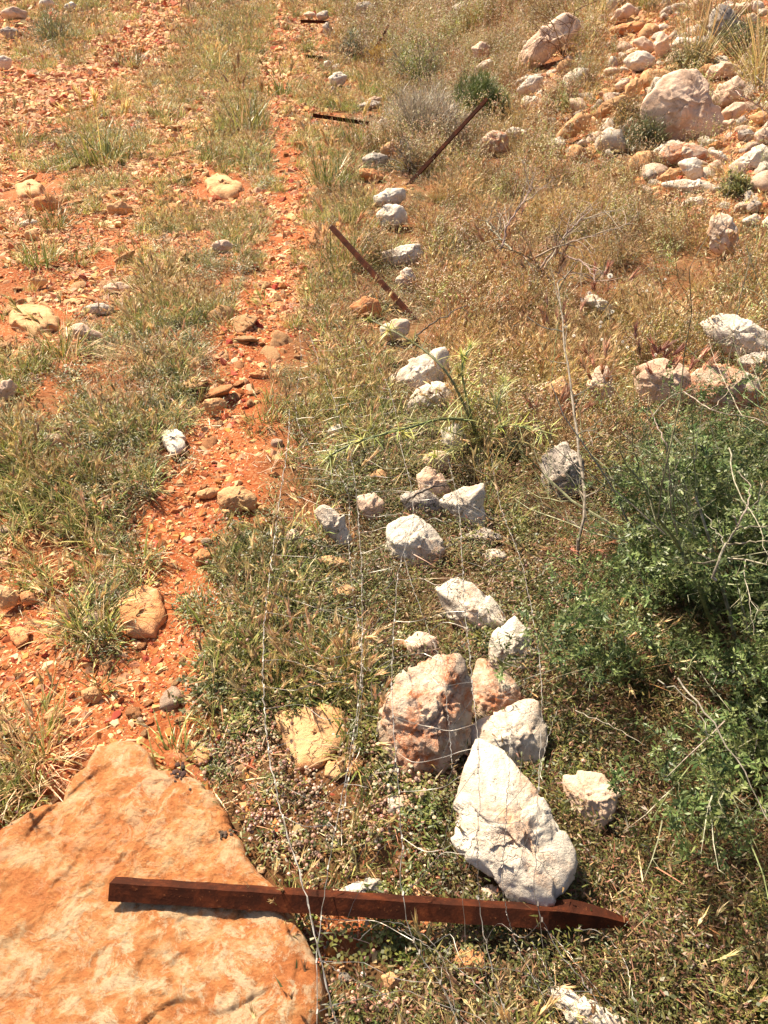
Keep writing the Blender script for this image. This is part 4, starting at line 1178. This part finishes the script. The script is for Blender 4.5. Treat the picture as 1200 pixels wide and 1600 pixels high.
def build_netting():
    root = empty('wire_fence', tuple(at(640, 1300)), 'collapsed galvanised wire netting trailing over the stones and verge', 'wire fence')
    inv = -np.array(root.location)
    W = [
     [(452,640,.06),(450,690,.1),(440,760,.13),(425,870,.15),(413,980,.16),(412,1080,.16),(420,1170,.17),(440,1270,.18),(470,1370,.2),(485,1430,.2),(500,1500,.19),(515,1560,.17),(530,1615,.16)],
     [(485,525,.04),(500,570,.08),(520,620,.1),(540,680,.12),(553,740,.13),(560,810,.14),(565,900,.14),(566,1000,.14),(562,1080,.14),(552,1150,.14),(535,1240,.14),(517,1330,.14),(506,1400,.12),(497,1470,.12),(495,1540,.12),(496,1615,.12)],
     [(545,505,.05),(570,545,.08),(600,590,.1),(617,640,.12),(627,700,.13),(642,760,.14),(645,820,.2),(625,880,.2),(617,960,.2),(612,1080,.28),(618,1180,.26),(626,1290,.2),(628,1390,.16),(650,1480,.12),(690,1540,.1),(720,1610,.1)],
     [(700,715,.1),(716,790,.18),(722,870,.2),(726,950,.24),(736,1050,.28),(746,1150,.3),(748,1250,.28),(746,1340,.24),(750,1420,.14),(765,1500,.12),(800,1615,.1)],
     [(765,700,.06),(782,790,.1),(812,870,.14),(830,950,.16),(845,1050,.2),(845,1150,.24),(841,1230,.24),(838,1330,.2),(836,1400,.16),(870,1480,.1),(930,1560,.08),(960,1615,.08)],
     [(800,1130,.28),(795,1200,.3),(790,1290,.28),(786,1390,.2),(805,1470,.1),(850,1560,.08),(870,1615,.08)],
     [(466,500,.04),(470,560,.06),(462,640,.08),(480,690,.1),(540,760,.12),(545,860,.12),(556,960,.12),(566,1040,.12),(560,1120,.14),(545,1220,.14),(528,1320,.14)],
     [(640,820,.2),(632,870,.2),(660,960,.24),(690,1040,.3),(700,1120,.3),(706,1200,.28)],
    ]
    paths = []
    for k, w in enumerate(W):
        pts = [at(a, b, c) for a, b, c in w]
        sp = smooth_path(pts, 160); sp[:, :] += RNG.normal(0, .0012, sp.shape)
        paths.append(sp)
        g = Geo(); tube(g, sp + inv, .0008 if k < 6 else .0006, (0.5, 0.5, 0.5), 5)
        if k == 0:   # twin strand twisted with it
            ph = np.linspace(0, 160, 160)
            tube(g, sp + inv + np.stack([np.cos(ph), np.sin(ph), np.cos(ph + 1)], -1) * .0018, .0008, (0.5, 0.5, 0.5), 4)
        g.obj('wire', M['wire'], root)
    # the crossing mesh wires, bent and pulled out of shape
    order = [0, 6, 1, 2, 3, 4]
    def near(path, y):
        return path[np.argmin(np.abs(path[:, 1] - y))]
    for a, b in zip(order[:-1], order[1:]):
        pa, pb = paths[a], paths[b]
        y0 = max(pa[:, 1].min(), pb[:, 1].min()); y1 = min(pa[:, 1].max(), pb[:, 1].max())
        y = y0 + .03
        g = Geo()
        while y < y1 - .04:
            step = random.uniform(.06, .11)
            p = near(pa, y); q = near(pb, y + random.uniform(-.04, .04))
            sag = random.uniform(-.01, .02)
            m1 = p * .66 + q * .34 + vec(random.uniform(-.02, .02), random.uniform(-.035, .035), -sag)
            m2 = p * .34 + q * .66 + vec(random.uniform(-.02, .02), random.uniform(-.035, .035), -sag)
            if random.random() < .85:
                tube(g, [x + inv for x in smooth_path(crooked([p, m1, m2, q], .03, .0022), 14)], .00055, (0.5,) * 3, 3)
            # link to the next row, making rough hexagons
            if random.random() < .7:
                q2 = near(pb, y + step * 1.4); n1 = m1 * .4 + q2 * .6 + vec(random.uniform(-.02, .02), 0, -sag * .5)
                tube(g, [x + inv for x in crooked([m2 if random.random() < .5 else m1, n1, q2], .03, .002)], .0005, (0.5,) * 3, 3)
            for kk in (p, q):   # knots
                tube(g, [kk + inv + vec(0, -.004, 0), kk + inv + vec(.001, .004, .001)], .0022, (0.5,) * 3, 5)
            y += step
        g.obj('cross_wires', M['wire'], root)['kind'] = 'stuff'
    # loose ends curling in front of the post
    LO = [[(850,1450,.1),(880,1480,.1),(920,1530,.1),(960,1580,.08),(975,1615,.05)],[(900,1452,.08),(940,1458,.1),(975,1500,.1),(990,1560,.1),(1000,1615,.08)],
          [(660,1512,.08),(740,1512,.1),(820,1520,.1),(880,1560,.09),(930,1600,.08)],[(830,1470,.1),(900,1600,.06)],[(500,1500,.1),(560,1535,.1),(610,1560,.09),(640,1615,.08)],
          [(705,1470,.1),(690,1540,.1),(740,1615,.08)],[(620,1450,.08),(700,1500,.1),(790,1580,.1),(820,1615,.08)],[(870,1110,.1),(845,1210,.12),(880,1240,.1)],
          [(560,1470,.08),(600,1440,.1),(660,1460,.1),(700,1520,.1),(715,1615,.08)]]
    for w in LO:
        g = Geo(); sp = smooth_path([at(a, b, c) for a, b, c in w], 40) + RNG.normal(0, .001, (40, 3))
        tube(g, sp + inv, .00055, (0.5,) * 3, 4); g.obj('loose_wire', M['wire'], root)
build_netting()

# ------------------------------------------------------------------ plants of their own
GREYTW = [(0.26, 0.22, 0.18), (0.32, 0.27, 0.22), (0.20, 0.165, 0.135)]
def branch(g, p, d, length, r, depth, cols, spread=.7, wob=.18, kids=3, tips=None, sides=5, up=.0, angular=False):
    n = 6; pts = [np.array(p)]; d = norm(d)
    for i in range(n):
        d = norm(d + RNG.normal(0, wob, 3) + vec(0, 0, up))
        pts.append(pts[-1] + d * length / n)
    rr = [r * (1 - .55 * i / n) for i in range(n + 1)]
    tube(g, pts, rr, pick(cols), sides)
    if tips is not None: tips.append((pts[-1], d)); tips.append((pts[3], d))
    if depth > 0:
        for k in range(kids):
            i = random.randint(2, n)
            a = norm(np.cross(d, RNG.normal(0, 1, 3)))
            branch(g, pts[i], norm(d + a * spread * random.uniform(.6, 1.4)), length * random.uniform(.45, .75), rr[i] * .65, depth - 1, cols, spread, wob, kids, tips, max(3, sides - 1), up)

def loc_geo(base): return np.array(base)

# the big green shrub at the right
def leaf_sprig(cols, n=26, L_=.055, ls=(.008, .018), w=.0046):
    g = Geo()
    d = norm(vec(random.uniform(-.3, .3), random.uniform(-.3, .3), 1))
    pts = [vec(0, 0, 0)]
    for k in range(4): d = norm(d + RNG.normal(0, .15, 3)); pts.append(pts[-1] + d * L_ / 4)
    tube(g, pts, [.0009, .0008, .0007, .0006, .0004], pick([(0.16, 0.19, 0.08), (0.30, 0.30, 0.17)]), 3)
    for k in range(n):
        q = pts[random.randint(0, 4)] + RNG.normal(0, .003, 3)
        an = random.uniform(0, 6.28); dd = norm(vec(math.cos(an), math.sin(an), random.uniform(-.2, 1.0)))
        c = pick(cols); l = random.uniform(*ls)
        s = norm(np.cross(dd, vec(random.uniform(-.5, .5), random.uniform(-.5, .5), 1))) * w * .5
        g.add([q, q + dd * l * .5 - s, q + dd * l, q + dd * l * .5 + s], [(0, 1, 2, 3)], c)
    return g
SHG = [(0.046, 0.076, 0.022), (0.070, 0.106, 0.030), (0.10, 0.14, 0.040), (0.16, 0.195, 0.065)]
def big_shrub():
    base = np.array([1.12, 1.5, float(terrain(1.12, 1.5))])
    root = empty('thorny_shrub', tuple(base), 'large dark green thorny shrub with pale twigs filling the right side', 'shrub')
    ELL = [((1.12, 1.44, .24), (.62, .62, .35), 6400), ((1.30, 2.15, .16), (.62, .55, .22), 520), ((1.45, 1.9, .22), (.5, .5, .28), 900), ((1.07, .88, .20), (.43, .46, .29), 3600), ((1.5, 1.3, .3), (.5, .8, .4), 900)]
    g = Geo()
    pos, rots = [], []
    for c, r, n in ELL:
        c = np.array(c); r = np.array(r)
        k = 0
        while k < n:
            u = norm(RNG.normal(0, 1, 3))
            lump = 1 + .42 * fbm((u * 2.6 + c)[None], 3, 77)[0]
            rad = random.uniform(.45, 1.0) ** .5
            p = c + u * r * rad * lump
            if p[2] < float(terrain(p[0], p[1], False)) + .01: continue
            hole = fbm((p * 5)[None], 2, 60)[0]
            if hole < -.15 and rad > .72: k += 1; continue
            pos.append(p - base); k += 1
            rots.append((RNG.normal(u[1] * -.6, .5), RNG.normal(u[0] * .6, .5), random.uniform(0, 6.28)))
    sp = [leaf_sprig(SHG) for _ in range(7)] + [leaf_sprig(SHG[2:] + [(0.16, 0.2, 0.07)], 30, .06) for _ in range(3)]
    scatter('foliage', sp, M['plant'], np.array(pos), RNG.uniform(.7, 1.4, len(pos)), parent=root, rots=np.array(rots))
    TW = [(0.26, 0.28, 0.16), (0.34, 0.34, 0.23), (0.20, 0.24, 0.11), (0.40, 0.37, 0.29)]
    for k in range(12):      # main stems
        g = Geo()
        an = random.uniform(0, 6.28); d = norm(vec(math.cos(an) * .8, math.sin(an) * .9, .75))
        st = vec(math.cos(an) * .12, math.sin(an) * .15, 0)
        branch(g, st, d, random.uniform(.55, .8), .0065, 3, TW, .75, .16, 4, up=.05)
        g.obj('stem', M['twig'], root)
    g = Geo()                # thorny pale shoots standing out of the foliage
    for k in range(900):
        i = random.randrange(len(pos)); p = pos[i] + RNG.normal(0, .01, 3)
        u = norm(p + base - np.array([1.12, 1.6, .1]))
        d = norm(u + RNG.normal(0, .5, 3) + vec(0, 0, .25)); L_ = random.uniform(.06, .20)
        pts = [p + d * L_ * t + RNG.normal(0, .002, 3) for t in (0, .33, .66, 1)]
        c = pick(TW); tube(g, pts, [.0016, .0013, .001, .0004], c, 3)
        for j in range(5):
            q = pts[random.randint(1, 3)]; dd = norm(d * .3 + RNG.normal(0, 1, 3))
            tube(g, [q, q + dd * random.uniform(.012, .035)], [.0009, .0002], c, 3)
    g.obj('thorny_shoots', M['twig'], root).__setitem__('kind', 'stuff')
    # the bare pale branch standing over the crown
    def bare(pl, r0):
        g = Geo()
        for w, r in pl:
            pts = smooth_path([at(a, b, c) - base for a, b, c in w], 14) + RNG.normal(0, .002, (14, 3))
            tube(g, pts, [r * .6 * (1 - .6 * i / 13) for i in range(14)], jitc((0.36, 0.32, 0.25)), 6)
        g.obj('bare_branch', M['twig'], root)
    bare([([(1115,908,.66),(1120,880,.70),(1132,850,.72),(1150,825,.76),(1145,805,.78)], .0048), ([(1132,850,.72),(1165,848,.74),(1205,845,.76)], .0032), ([(1150,825,.76),(1180,822,.76),(1210,826,.76)], .0028),
          ([(1150,825,.76),(1165,800,.78),(1172,760,.78),(1150,735,.78)], .0028), ([(1132,850,.72),(1110,818,.72),(1103,805,.72)], .002)], 0)
    bare([([(1045,720,.45),(1038,690,.5),(1020,650,.52),(1012,635,.54)], .004), ([(1020,650,.52),(1040,625,.56),(1070,612,.58),(1120,605,.6)], .0028), ([(1070,612,.58),(1110,640,.6),(1160,650,.6),(1205,662,.62)], .003),
          ([(1110,640,.6),(1150,600,.62),(1165,585,.62)], .002), ([(1160,650,.6),(1120,570,.62),(1108,530,.62)], .0022)], 0)
    bare([([(1060,1060,.55),(1090,1100,.56),(1130,1150,.56),(1170,1220,.54),(1205,1290,.52)], .0028), ([(1030,1065,.5),(1080,1095,.5),(1110,1150,.5)], .002)], 0)
    bare([([(900,1110,.3),(960,1135,.36),(1010,1165,.42)], .0018), ([(860,940,.25),(880,935,.3),(930,918,.4)], .0016), ([(1140,700,.7),(1150,760,.7),(1185,820,.7),(1200,880,.72)], .0025)], 0)
    # small cream flowers
    for k in range(26):
        i = random.randrange(len(pos)); p = pos[i] * 1.02 + vec(0, 0, .015)
        g = Geo()
        for j in range(5):
            an = j * 1.257; dd = vec(math.cos(an), math.sin(an), .5); s = vec(-math.sin(an), math.cos(an), 0) * .0022
            g.add([p, p + dd * .004 - s, p + dd * .007, p + dd * .004 + s], [(0, 1, 2, 3)], (0.72, 0.68, 0.42))
        ico(g, p, .002, (0.6, 0.5, 0.15)); g.obj('flower', M['plant'], root)
big_shrub()

def stick_plant(name, label, cat, paths, cols, r=.004, twigs=18, tl=.1, thorny=False, depth=1):
    base = at(paths[0][0][0], paths[0][0][1])
    root = empty(name, tuple(base), label, cat)
    for w in paths:
        g = Geo(); pts = smooth_path([at(a, b, c) - base for a, b, c in w], 18) + RNG.normal(0, .003, (18, 3))
        tube(g, pts, [r * (1 - .6 * i / 17) for i in range(18)], pick(cols), 6)
        for k in range(twigs // len(paths)):
            i = random.randint(4, 17); d = norm(pts[min(17, i + 1)] - pts[i - 1])
            branch(g, pts[i], norm(d + RNG.normal(0, .7, 3)), tl * random.uniform(.5, 1.3), r * .45, depth, cols, .8, .2, 2, sides=4)
        g.obj('stem', M['twig'], root)
    return root
stick_plant('dead_plant', 'tall grey dead stem standing above the black spotted rock', 'dead plant', [[(905,890,0),(903,860,.1),(912,790,.2),(905,700,.3),(890,590,.42),(880,520,.5),(870,442,.58)]], GREYTW, .0055, 14, .12)
stick_plant('dead_plant', 'dark bare stem rising over the white rock at the right border', 'dead plant', [[(1135,585,0),(1147,520,.15),(1160,450,.3),(1172,400,.4)]], [(0.16, 0.11, 0.08)], .0045, 6, .06)
stick_plant('dead_plant', 'short forked grey stick crossing the foot of the leaning brown post', 'dead plant', [[(650,525,.0),(672,508,.1),(700,492,.16),(730,476,.2)], [(650,525,.0),(640,545,.04),(620,540,.08)]], GREYTW, .005, 8, .06)
stick_plant('dead_plant', 'thin dark stem lying over the spotted rock', 'dead plant', [[(630,788,.12),(655,770,.16),(680,760,.17),(700,757,.15)]], [(0.10, 0.08, 0.07)], .0045, 2, .04)
stick_plant('dead_branch', 'pale forked dead branch spreading over the ochre grass', 'dead plant',
   [[(860,440,.05),(830,405,.2),(800,392,.28),(775,388,.3)], [(830,405,.2),(870,385,.3),(920,370,.36),(990,348,.4)], [(785,388,.3),(792,355,.4),(815,320,.5),(833,290,.58)],
    [(850,420,.1),(900,350,.3),(960,330,.36)], [(870,395,.26),(910,410,.3),(930,440,.3)], [(840,425,.1),(880,372,.3),(925,325,.45)], [(800,392,.28),(770,360,.34),(760,345,.36)]], [(0.40, 0.33, 0.26), (0.34, 0.27, 0.21)], .0065, 64, .2, depth=2)
stick_plant('red_twig_shrub', 'leafless reddish twig shrub in front of the smooth pale boulder', 'shrub',
   [[(880,88,.0),(872,60,.4),(862,35,.7),(850,25,.8)], [(880,88,.0),(888,55,.45),(898,20,.9)], [(880,88,0),(868,72,.3),(850,60,.5)]], [(0.22, 0.12, 0.08), (0.30, 0.18, 0.12)], .009, 40, .4, depth=2)
stick_plant('dead_branch', 'white curved dead twig at the right border of the upper bank', 'dead plant', [[(1210,185,.0),(1180,162,.3),(1160,150,.4),(1150,142,.4)], [(1180,162,.3),(1195,140,.5),(1180,118,.6)]], [(0.55, 0.45, 0.36)], .008, 10, .25)

def ball_bush(name, label, px, py, wpx, hpx, cols, lift=.0, needle=True, n=700, stems=GREYTW, leafs=None, part='foliage', cat='bush'):
    base = at(px, py + hpx * .42); depth = (base - CO) @ CF
    R = wpx / 2000 * depth; H = hpx / 1200 * depth * 1.05
    root = empty(name, tuple(base), label, cat)
    g = Geo()
    for k in range(26):
        d = norm(RNG.normal(0, 1, 3) * vec(1, 1, .3) + vec(0, 0, .9))
        branch(g, vec(0, 0, 0), d, H * random.uniform(.6, 1.0), .006, 2, stems, .6, .15, 3, sides=4)
    g.obj('stems', M['twig'], root)
    if n:
        g = Geo()
        for k in range(n):
            u = norm(RNG.normal(0, 1, 3)); u[2] = abs(u[2]); r = random.random() ** .4
            lump = 1 + .25 * fbm((u * 2.5 + px)[None], 2, 8)[0]
            p = u * vec(R, R, H) * r * lump
            if needle:
                for j in range(4): blade(g, p, norm(u * .6 + RNG.normal(0, .5, 3) + vec(0, 0, .4)), H * random.uniform(.12, .25), .006, .3, pick(cols), 2)
            else:
                for j in range(5): blade(g, p + RNG.normal(0, .02, 3), norm(RNG.normal(0, 1, 3)), random.uniform(.02, .05), .012, .3, pick(cols), 2)
        g.obj(part, M['plant'], root)
    return root
ball_bush('green_bush', 'round fresh green bush behind the tip of the dark post', 748, 163, 92, 62, [(0.10, 0.145, 0.04), (0.15, 0.19, 0.06), (0.07, 0.11, 0.03)], n=2600)
ball_bush('dead_bush', 'grey leafless tangle of twigs left of the dark diagonal post', 660, 195, 120, 82, [(0.42, 0.34, 0.27), (0.34, 0.27, 0.22)], n=900, stems=GREYTW)
ball_bush('dead_bush', 'low grey dead bush behind the forked post and white stones', 640, 250, 80, 44, GREYTW, n=120, stems=GREYTW)
ball_bush('green_bush', 'yellow flowered green bush in the far weeds', 655, 105, 80, 66, [(0.16, 0.2, 0.04), (0.12, 0.16, 0.04), (0.42, 0.38, 0.06)], needle=False, n=520)
ball_bush('green_bush', 'small dark evergreen bush by the thin greyish post', 552, 75, 34, 40, [(0.05, 0.07, 0.035)], needle=False, n=300)
ball_bush('orange_bush', 'orange dried bush behind the thin greyish post', 595, 97, 52, 34, [(0.45, 0.24, 0.06), (0.40, 0.22, 0.07)], n=500)
ball_bush('orange_bush', 'small orange dried bush left of the round green bush', 690, 133, 30, 26, [(0.45, 0.22, 0.06), (0.5, 0.28, 0.09)], n=240)
ball_bush('orange_bush', 'small orange dried bush above the round green bush', 725, 118, 28, 16, [(0.45, 0.22, 0.06)], n=160)
ball_bush('green_bush', 'dark green cushion bush at the foot of the biggest boulder', 1000, 215, 60, 46, [(0.08, 0.10, 0.035), (0.14, 0.14, 0.05)], needle=False, n=520)
ball_bush('green_bush', 'green bush behind the grass at the top right border', 1165, 60, 70, 44, [(0.10, 0.12, 0.04), (0.18, 0.18, 0.06)], needle=False, n=420)
ball_bush('green_bush', 'olive bush between rubble and tall yellow grass', 1075, 95, 70, 40, [(0.20, 0.18, 0.06), (0.14, 0.14, 0.05)], needle=False, n=420)
ball_bush('green_bush', 'dark grass bush at the far left verge', 85, 48, 70, 40, [(0.10, 0.13, 0.05), (0.15, 0.16, 0.06)], n=600)
ball_bush('dead_bush', 'brown thorny cushion right of the long tilted slabs', 985, 178, 60, 34, [(0.30, 0.17, 0.08), (0.36, 0.22, 0.09), (0.2, 0.16, 0.06)], needle=False, n=420)
ball_bush('dead_bush', 'reddish brown cushion plant above the tilted slabs', 870, 150, 60, 40, [(0.34, 0.19, 0.11), (0.40, 0.26, 0.14)], needle=False, n=420)
ball_bush('green_bush', 'small green cushion below the rubble at the right', 1150, 290, 40, 26, [(0.14, 0.15, 0.05), (0.2, 0.18, 0.06)], needle=False, n=300)

# thistle with yellow green spiny heads
def thistle():
    base = at(745, 700)
    root = empty('thistle', tuple(base), 'pale green thistle with yellow spiny heads arching over the white slab', 'thistle')
    TG = [(0.26, 0.29, 0.15), (0.32, 0.34, 0.19), (0.22, 0.26, 0.11)]
    YG = [(0.50, 0.48, 0.09), (0.56, 0.52, 0.16), (0.38, 0.40, 0.10), (0.45, 0.36, 0.15)]
    stems = [[(748,690,.02),(728,640,.16),(700,585,.3),(660,545,.36),(610,515,.4),(580,500,.4)], [(745,690,.02),(735,660,.14),(690,655,.22),(640,668,.26),(560,690,.26),(515,712,.24)],
             [(748,690,.02),(730,625,.18),(722,575,.3),(735,540,.36)], [(750,690,.02),(775,640,.16),(790,600,.2)], [(750,695,.02),(780,668,.14),(820,668,.16),(852,678,.14)],
             [(745,690,.02),(715,700,.1),(680,712,.12)], [(745,690,.02),(690,670,.16),(640,655,.18)]]
    for k, w in enumerate(stems):
        pts = smooth_path([at(a, b, c) - base for a, b, c in w], 20); g = Geo()
        tube(g, pts, [.0062 * (1 - .55 * i / 19) for i in range(20)] if k < 3 else [.003 * (1 - .5 * i / 19) for i in range(20)], pick(TG), 6)
        st = g.obj('stem', M['plant'], root)
        g = Geo()
        for i in range(3, 20):
            for j in range(6 if k < 2 else 6):
                dd = norm(norm(pts[i] - pts[i - 1]) * .5 + RNG.normal(0, .6, 3) + vec(0, 0, .35))
                blade(g, pts[i], dd, random.uniform(.02, .12), random.uniform(.002, .005), random.uniform(.2, .9), pick(TG + GREEN[3:]), 4, pick(YG))
        g.obj('leaves', M['plant'], root)
        if k < 6:
            heads = [19] if k > 2 else [19, 16, 13]
            for hi in heads:
                g = Geo(); c = pts[hi] + RNG.normal(0, .008, 3)
                hs = random.uniform(.6, 1.25)
                for j in range(random.randint(24, 50)):
                    dd = norm(RNG.normal(0, 1, 3) + norm(pts[hi] - pts[hi - 1]) * .6); blade(g, c, dd, hs * random.uniform(.015, .075), random.uniform(.002, .006), .3, pick(YG), 3)
                ico(g, c, .008, pick(YG)); g.obj('flower_head', M['plant'], root)
    g = Geo()
    for k in range(60):   # basal leaves
        blade(g, vec(random.gauss(0, .03), random.gauss(0, .03), 0), rdir(.3, 1.6), random.uniform(.1, .24), .007, random.uniform(.4, 1.4), pick(TG + GREEN), 5, pick(STRAW))
    g.obj('basal_leaves', M['plant'], root)
thistle()

# daisies
def daisy(px, py, up, r, label):
    base = at(px, py, 0) ; top = at(px, py, up) - base
    root = empty('daisy', tuple(base), label, 'flower', 'white daisies in the ochre grass')
    g = Geo(); tube(g, [vec(0, 0, 0) + top * vec(1, 1, 0), top], .001, (0.2, 0.22, 0.08), 4); g.obj('stem', M['plant'], root)
    nrm = norm(CO - base - top + vec(-.5, 0, 1.5)); a = norm(np.cross(nrm, vec(0, 0, 1))); b = np.cross(nrm, a)
    g = Geo()
    for j in range(13):
        an = j * 6.283 / 13; dd = math.cos(an) * a + math.sin(an) * b; s = (-math.sin(an) * a + math.cos(an) * b) * r * .2
        g.add([top + dd * r * .2, top + dd * r * .6 - s, top + dd * r, top + dd * r * .6 + s], [(0, 1, 2, 3)], (0.80, 0.76, 0.66))
    g.obj('petals', M['plant'], root)
    g = Geo(); ico(g, top + nrm * .002, r * .36, (0.14, 0.09, 0.04), .6); g.obj('flower_centre', M['plant'], root)
daisy(953, 431, .22, .017, 'large white daisy standing alone in the ochre grass')
daisy(921, 458, .17, .012, 'white daisy at the top corner of the flat rock')
daisy(912, 472, .15, .011, 'white daisy at the left edge of the flat rock')
daisy(935, 478, .15, .010, 'white daisy in front of the flat rock middle')
daisy(957, 487, .14, .011, 'white daisy at the right end of the flat rock')
for k in range(22):
    a_, b_ = random.uniform(880, 1060), random.uniform(420, 560)
    daisy(a_, b_, random.uniform(.1, .2), random.uniform(.005, .008), 'tiny cream daisy among many in the green patch of ochre grass')

# reddish barley tufts and grass tufts, one object each
def tuft(px, py, sc, label, kind='green', name='grass_tuft', group=None, n=1):
    base = at(px, py)
    root = empty(name, tuple(base), label, 'grass tuft', group, random.uniform(0, 6.28))
    if kind == 'green':
        g = grass_clump(110, .07, (.08, .17), GREEN[:3] + DARKG[1:], .12, 0, width=.004)
        h = Geo()
        hc = STRAW; hn = 6; hl = (.04, .06); H = .16
    elif kind == 'red':
        g = grass_clump(40, .05, (.07, .2), OCHRE, .5, 0, width=.003); h = Geo(); hc = [(0.46, 0.25, 0.16), (0.55, 0.36, 0.24), (0.38, 0.18, 0.12)]; hn = 8; hl = (.06, .09); H = .22
    elif kind == 'tall':
        g = grass_clump(60, .09, (.3, .75), [(0.42, 0.34, 0.14), (0.34, 0.30, 0.10)], .6, 0, width=.009, droop=.35); h = Geo(); hc = STRAW; hn = 4; hl = (.08, .12); H = .7
    else:
        g = grass_clump(90, .07, (.05, .13), STRAW, .7, 0, width=.003, droop=1.6); h = Geo(); hc = STRAW; hn = 8; hl = (.03, .05); H = .1
    for k in range(hn):
        d = norm(vec(random.uniform(-.5, .5), random.uniform(-.5, .5), 1))
        p, dd = blade(h, vec(random.gauss(0, .025), random.gauss(0, .025), 0), d, H * random.uniform(.7, 1.2), .0022, .4, pick(OCHRE), 4)
        awns(h, p - dd * .01, dd, random.uniform(*hl), hc, 20, .34)
    a = g.obj('blades', M['plant'], root); b = h.obj('seed_heads', M['plant'], root)
    root.scale = (sc,) * 3
    return root
T = [(165,255,3.2,'broad dark green grass tuft on the stony left track'),(385,205,3.4,'tall yellow green grass tuft in the middle of the track'),(150,975,1.1,'grey green grass tuft on the red path left of the orange stone'),
 (335,112,2.6,'low dark grass tuft on the far track'),(85,355,1.5,'small dark tuft right of the tan block on the track'),(60,412,1.6,'dark spreading tuft on the red soil at the left'),
 (200,105,3.0,'grey green tuft on the far part of the left track'),(300,45,4.6,'tall brownish grass tuft at the far middle of the track'),(290,238,1.6,'small green tuft left of the broad pale rock'),
 (250,182,1.8,'thin green tuft on the stony far track'),(330,250,1.6,'dark little tuft above the broad pale rock'),(55,1195,1.2,'dry bent grass tuft beside the top left rim of the slab'),
 (478,1592,.6,'bright green barley shoot at the lower corner of the slab'),(700,640,1.0,'fine green tuft growing at the thistle foot'),(530,420,1.9,'pale yellow grass tuft left of the leaning brown post'),
 (515,290,2.4,'yellow green grass tuft beside the white rocks of the fence'),(560,225,2.2,'green tuft left of the grey weathered rock'),(235,560,1.7,'pinkish barley tuft in the left verge'),
 (240,470,1.9,'dense olive tuft above the pinkish barley'),(100,560,1.6,'bluish green leafy tuft under the pink slab'),(440,150,2.5,'thin olive tuft along the narrow red track'),(30,225,2.0,'small pale tuft at the left border of the stony track')]
for px, py, s, l in T:
    tuft(px, py, s, l, 'dry' if ('dry' in l or 'pinkish' in l or 'brownish' in l) else 'green')
for px, py, s, l in [(1000,625,1.15,'dark red barley tuft in front of the pale pink rock'),(950,640,1.1,'red barley tuft left of the dark red one'),(1040,640,1.1,'red barley tuft right of the pale pink rock'),
   (845,470,1.2,'pinkish barley tuft near the top of the tall dead stem'),(790,425,1.3,'pinkish barley tuft under the pale dead branch'),(870,560,1.0,'rusty barley tuft beside the tall dead stem'),
   (855,700,.9,'rusty barley stalks beside the black spotted rock'),(810,470,1.1,'feathery tan barley tuft left of the pinkish one'),(930,500,1.1,'rusty barley tuft under the white daisies')]:
    tuft(px, py, s, l, 'red', 'barley_tuft')
for px, py, s, l in [(1085,100,1.3,'tall straw grass above the biggest boulder'),(1120,62,1.6,'tall straw grass in front of the tall grey pink rock'),(1190,130,1.6,'tall yellow green grass at the upper right border'),(930,30,1.3,'tall straw grass near the brown pink boulder')]:
    tuft(px, py, s, l, 'tall', 'tall_grass')

# dark droppings on the slab
for px, py, r, l in [(148,1338,.007,'dark crumb on the slab left part'),(66,1346,.008,'dark pair of crumbs near the left rim of the slab'),(160,1393,.006,'dark crumb at the left end of the rusty post'),
                     (292,1332,.005,'small round dark crumb near the slab middle'),(285,1236,.011,'dark lump near the top right rim of the slab'),(350,1298,.012,'dark moss lump on the right rim of the slab'),
                     (215,1552,.005,'tiny dark crumb on the lower part of the slab'),(278,1205,.02,'dark soil heap behind the top rim of the slab')]:
    q = at(px, py, .075); g = Geo()
    for j in range(16): ico(g, vec(random.gauss(0, r * .6), random.gauss(0, r * .5), abs(random.gauss(0, r * .12)) - .012), r * random.uniform(.15, .38), jitc((0.06, 0.04, 0.03), .3), .6)
    o = g.obj('dark_crumb', M['pebble']); o.location = q; tag(o, l, 'crumb')
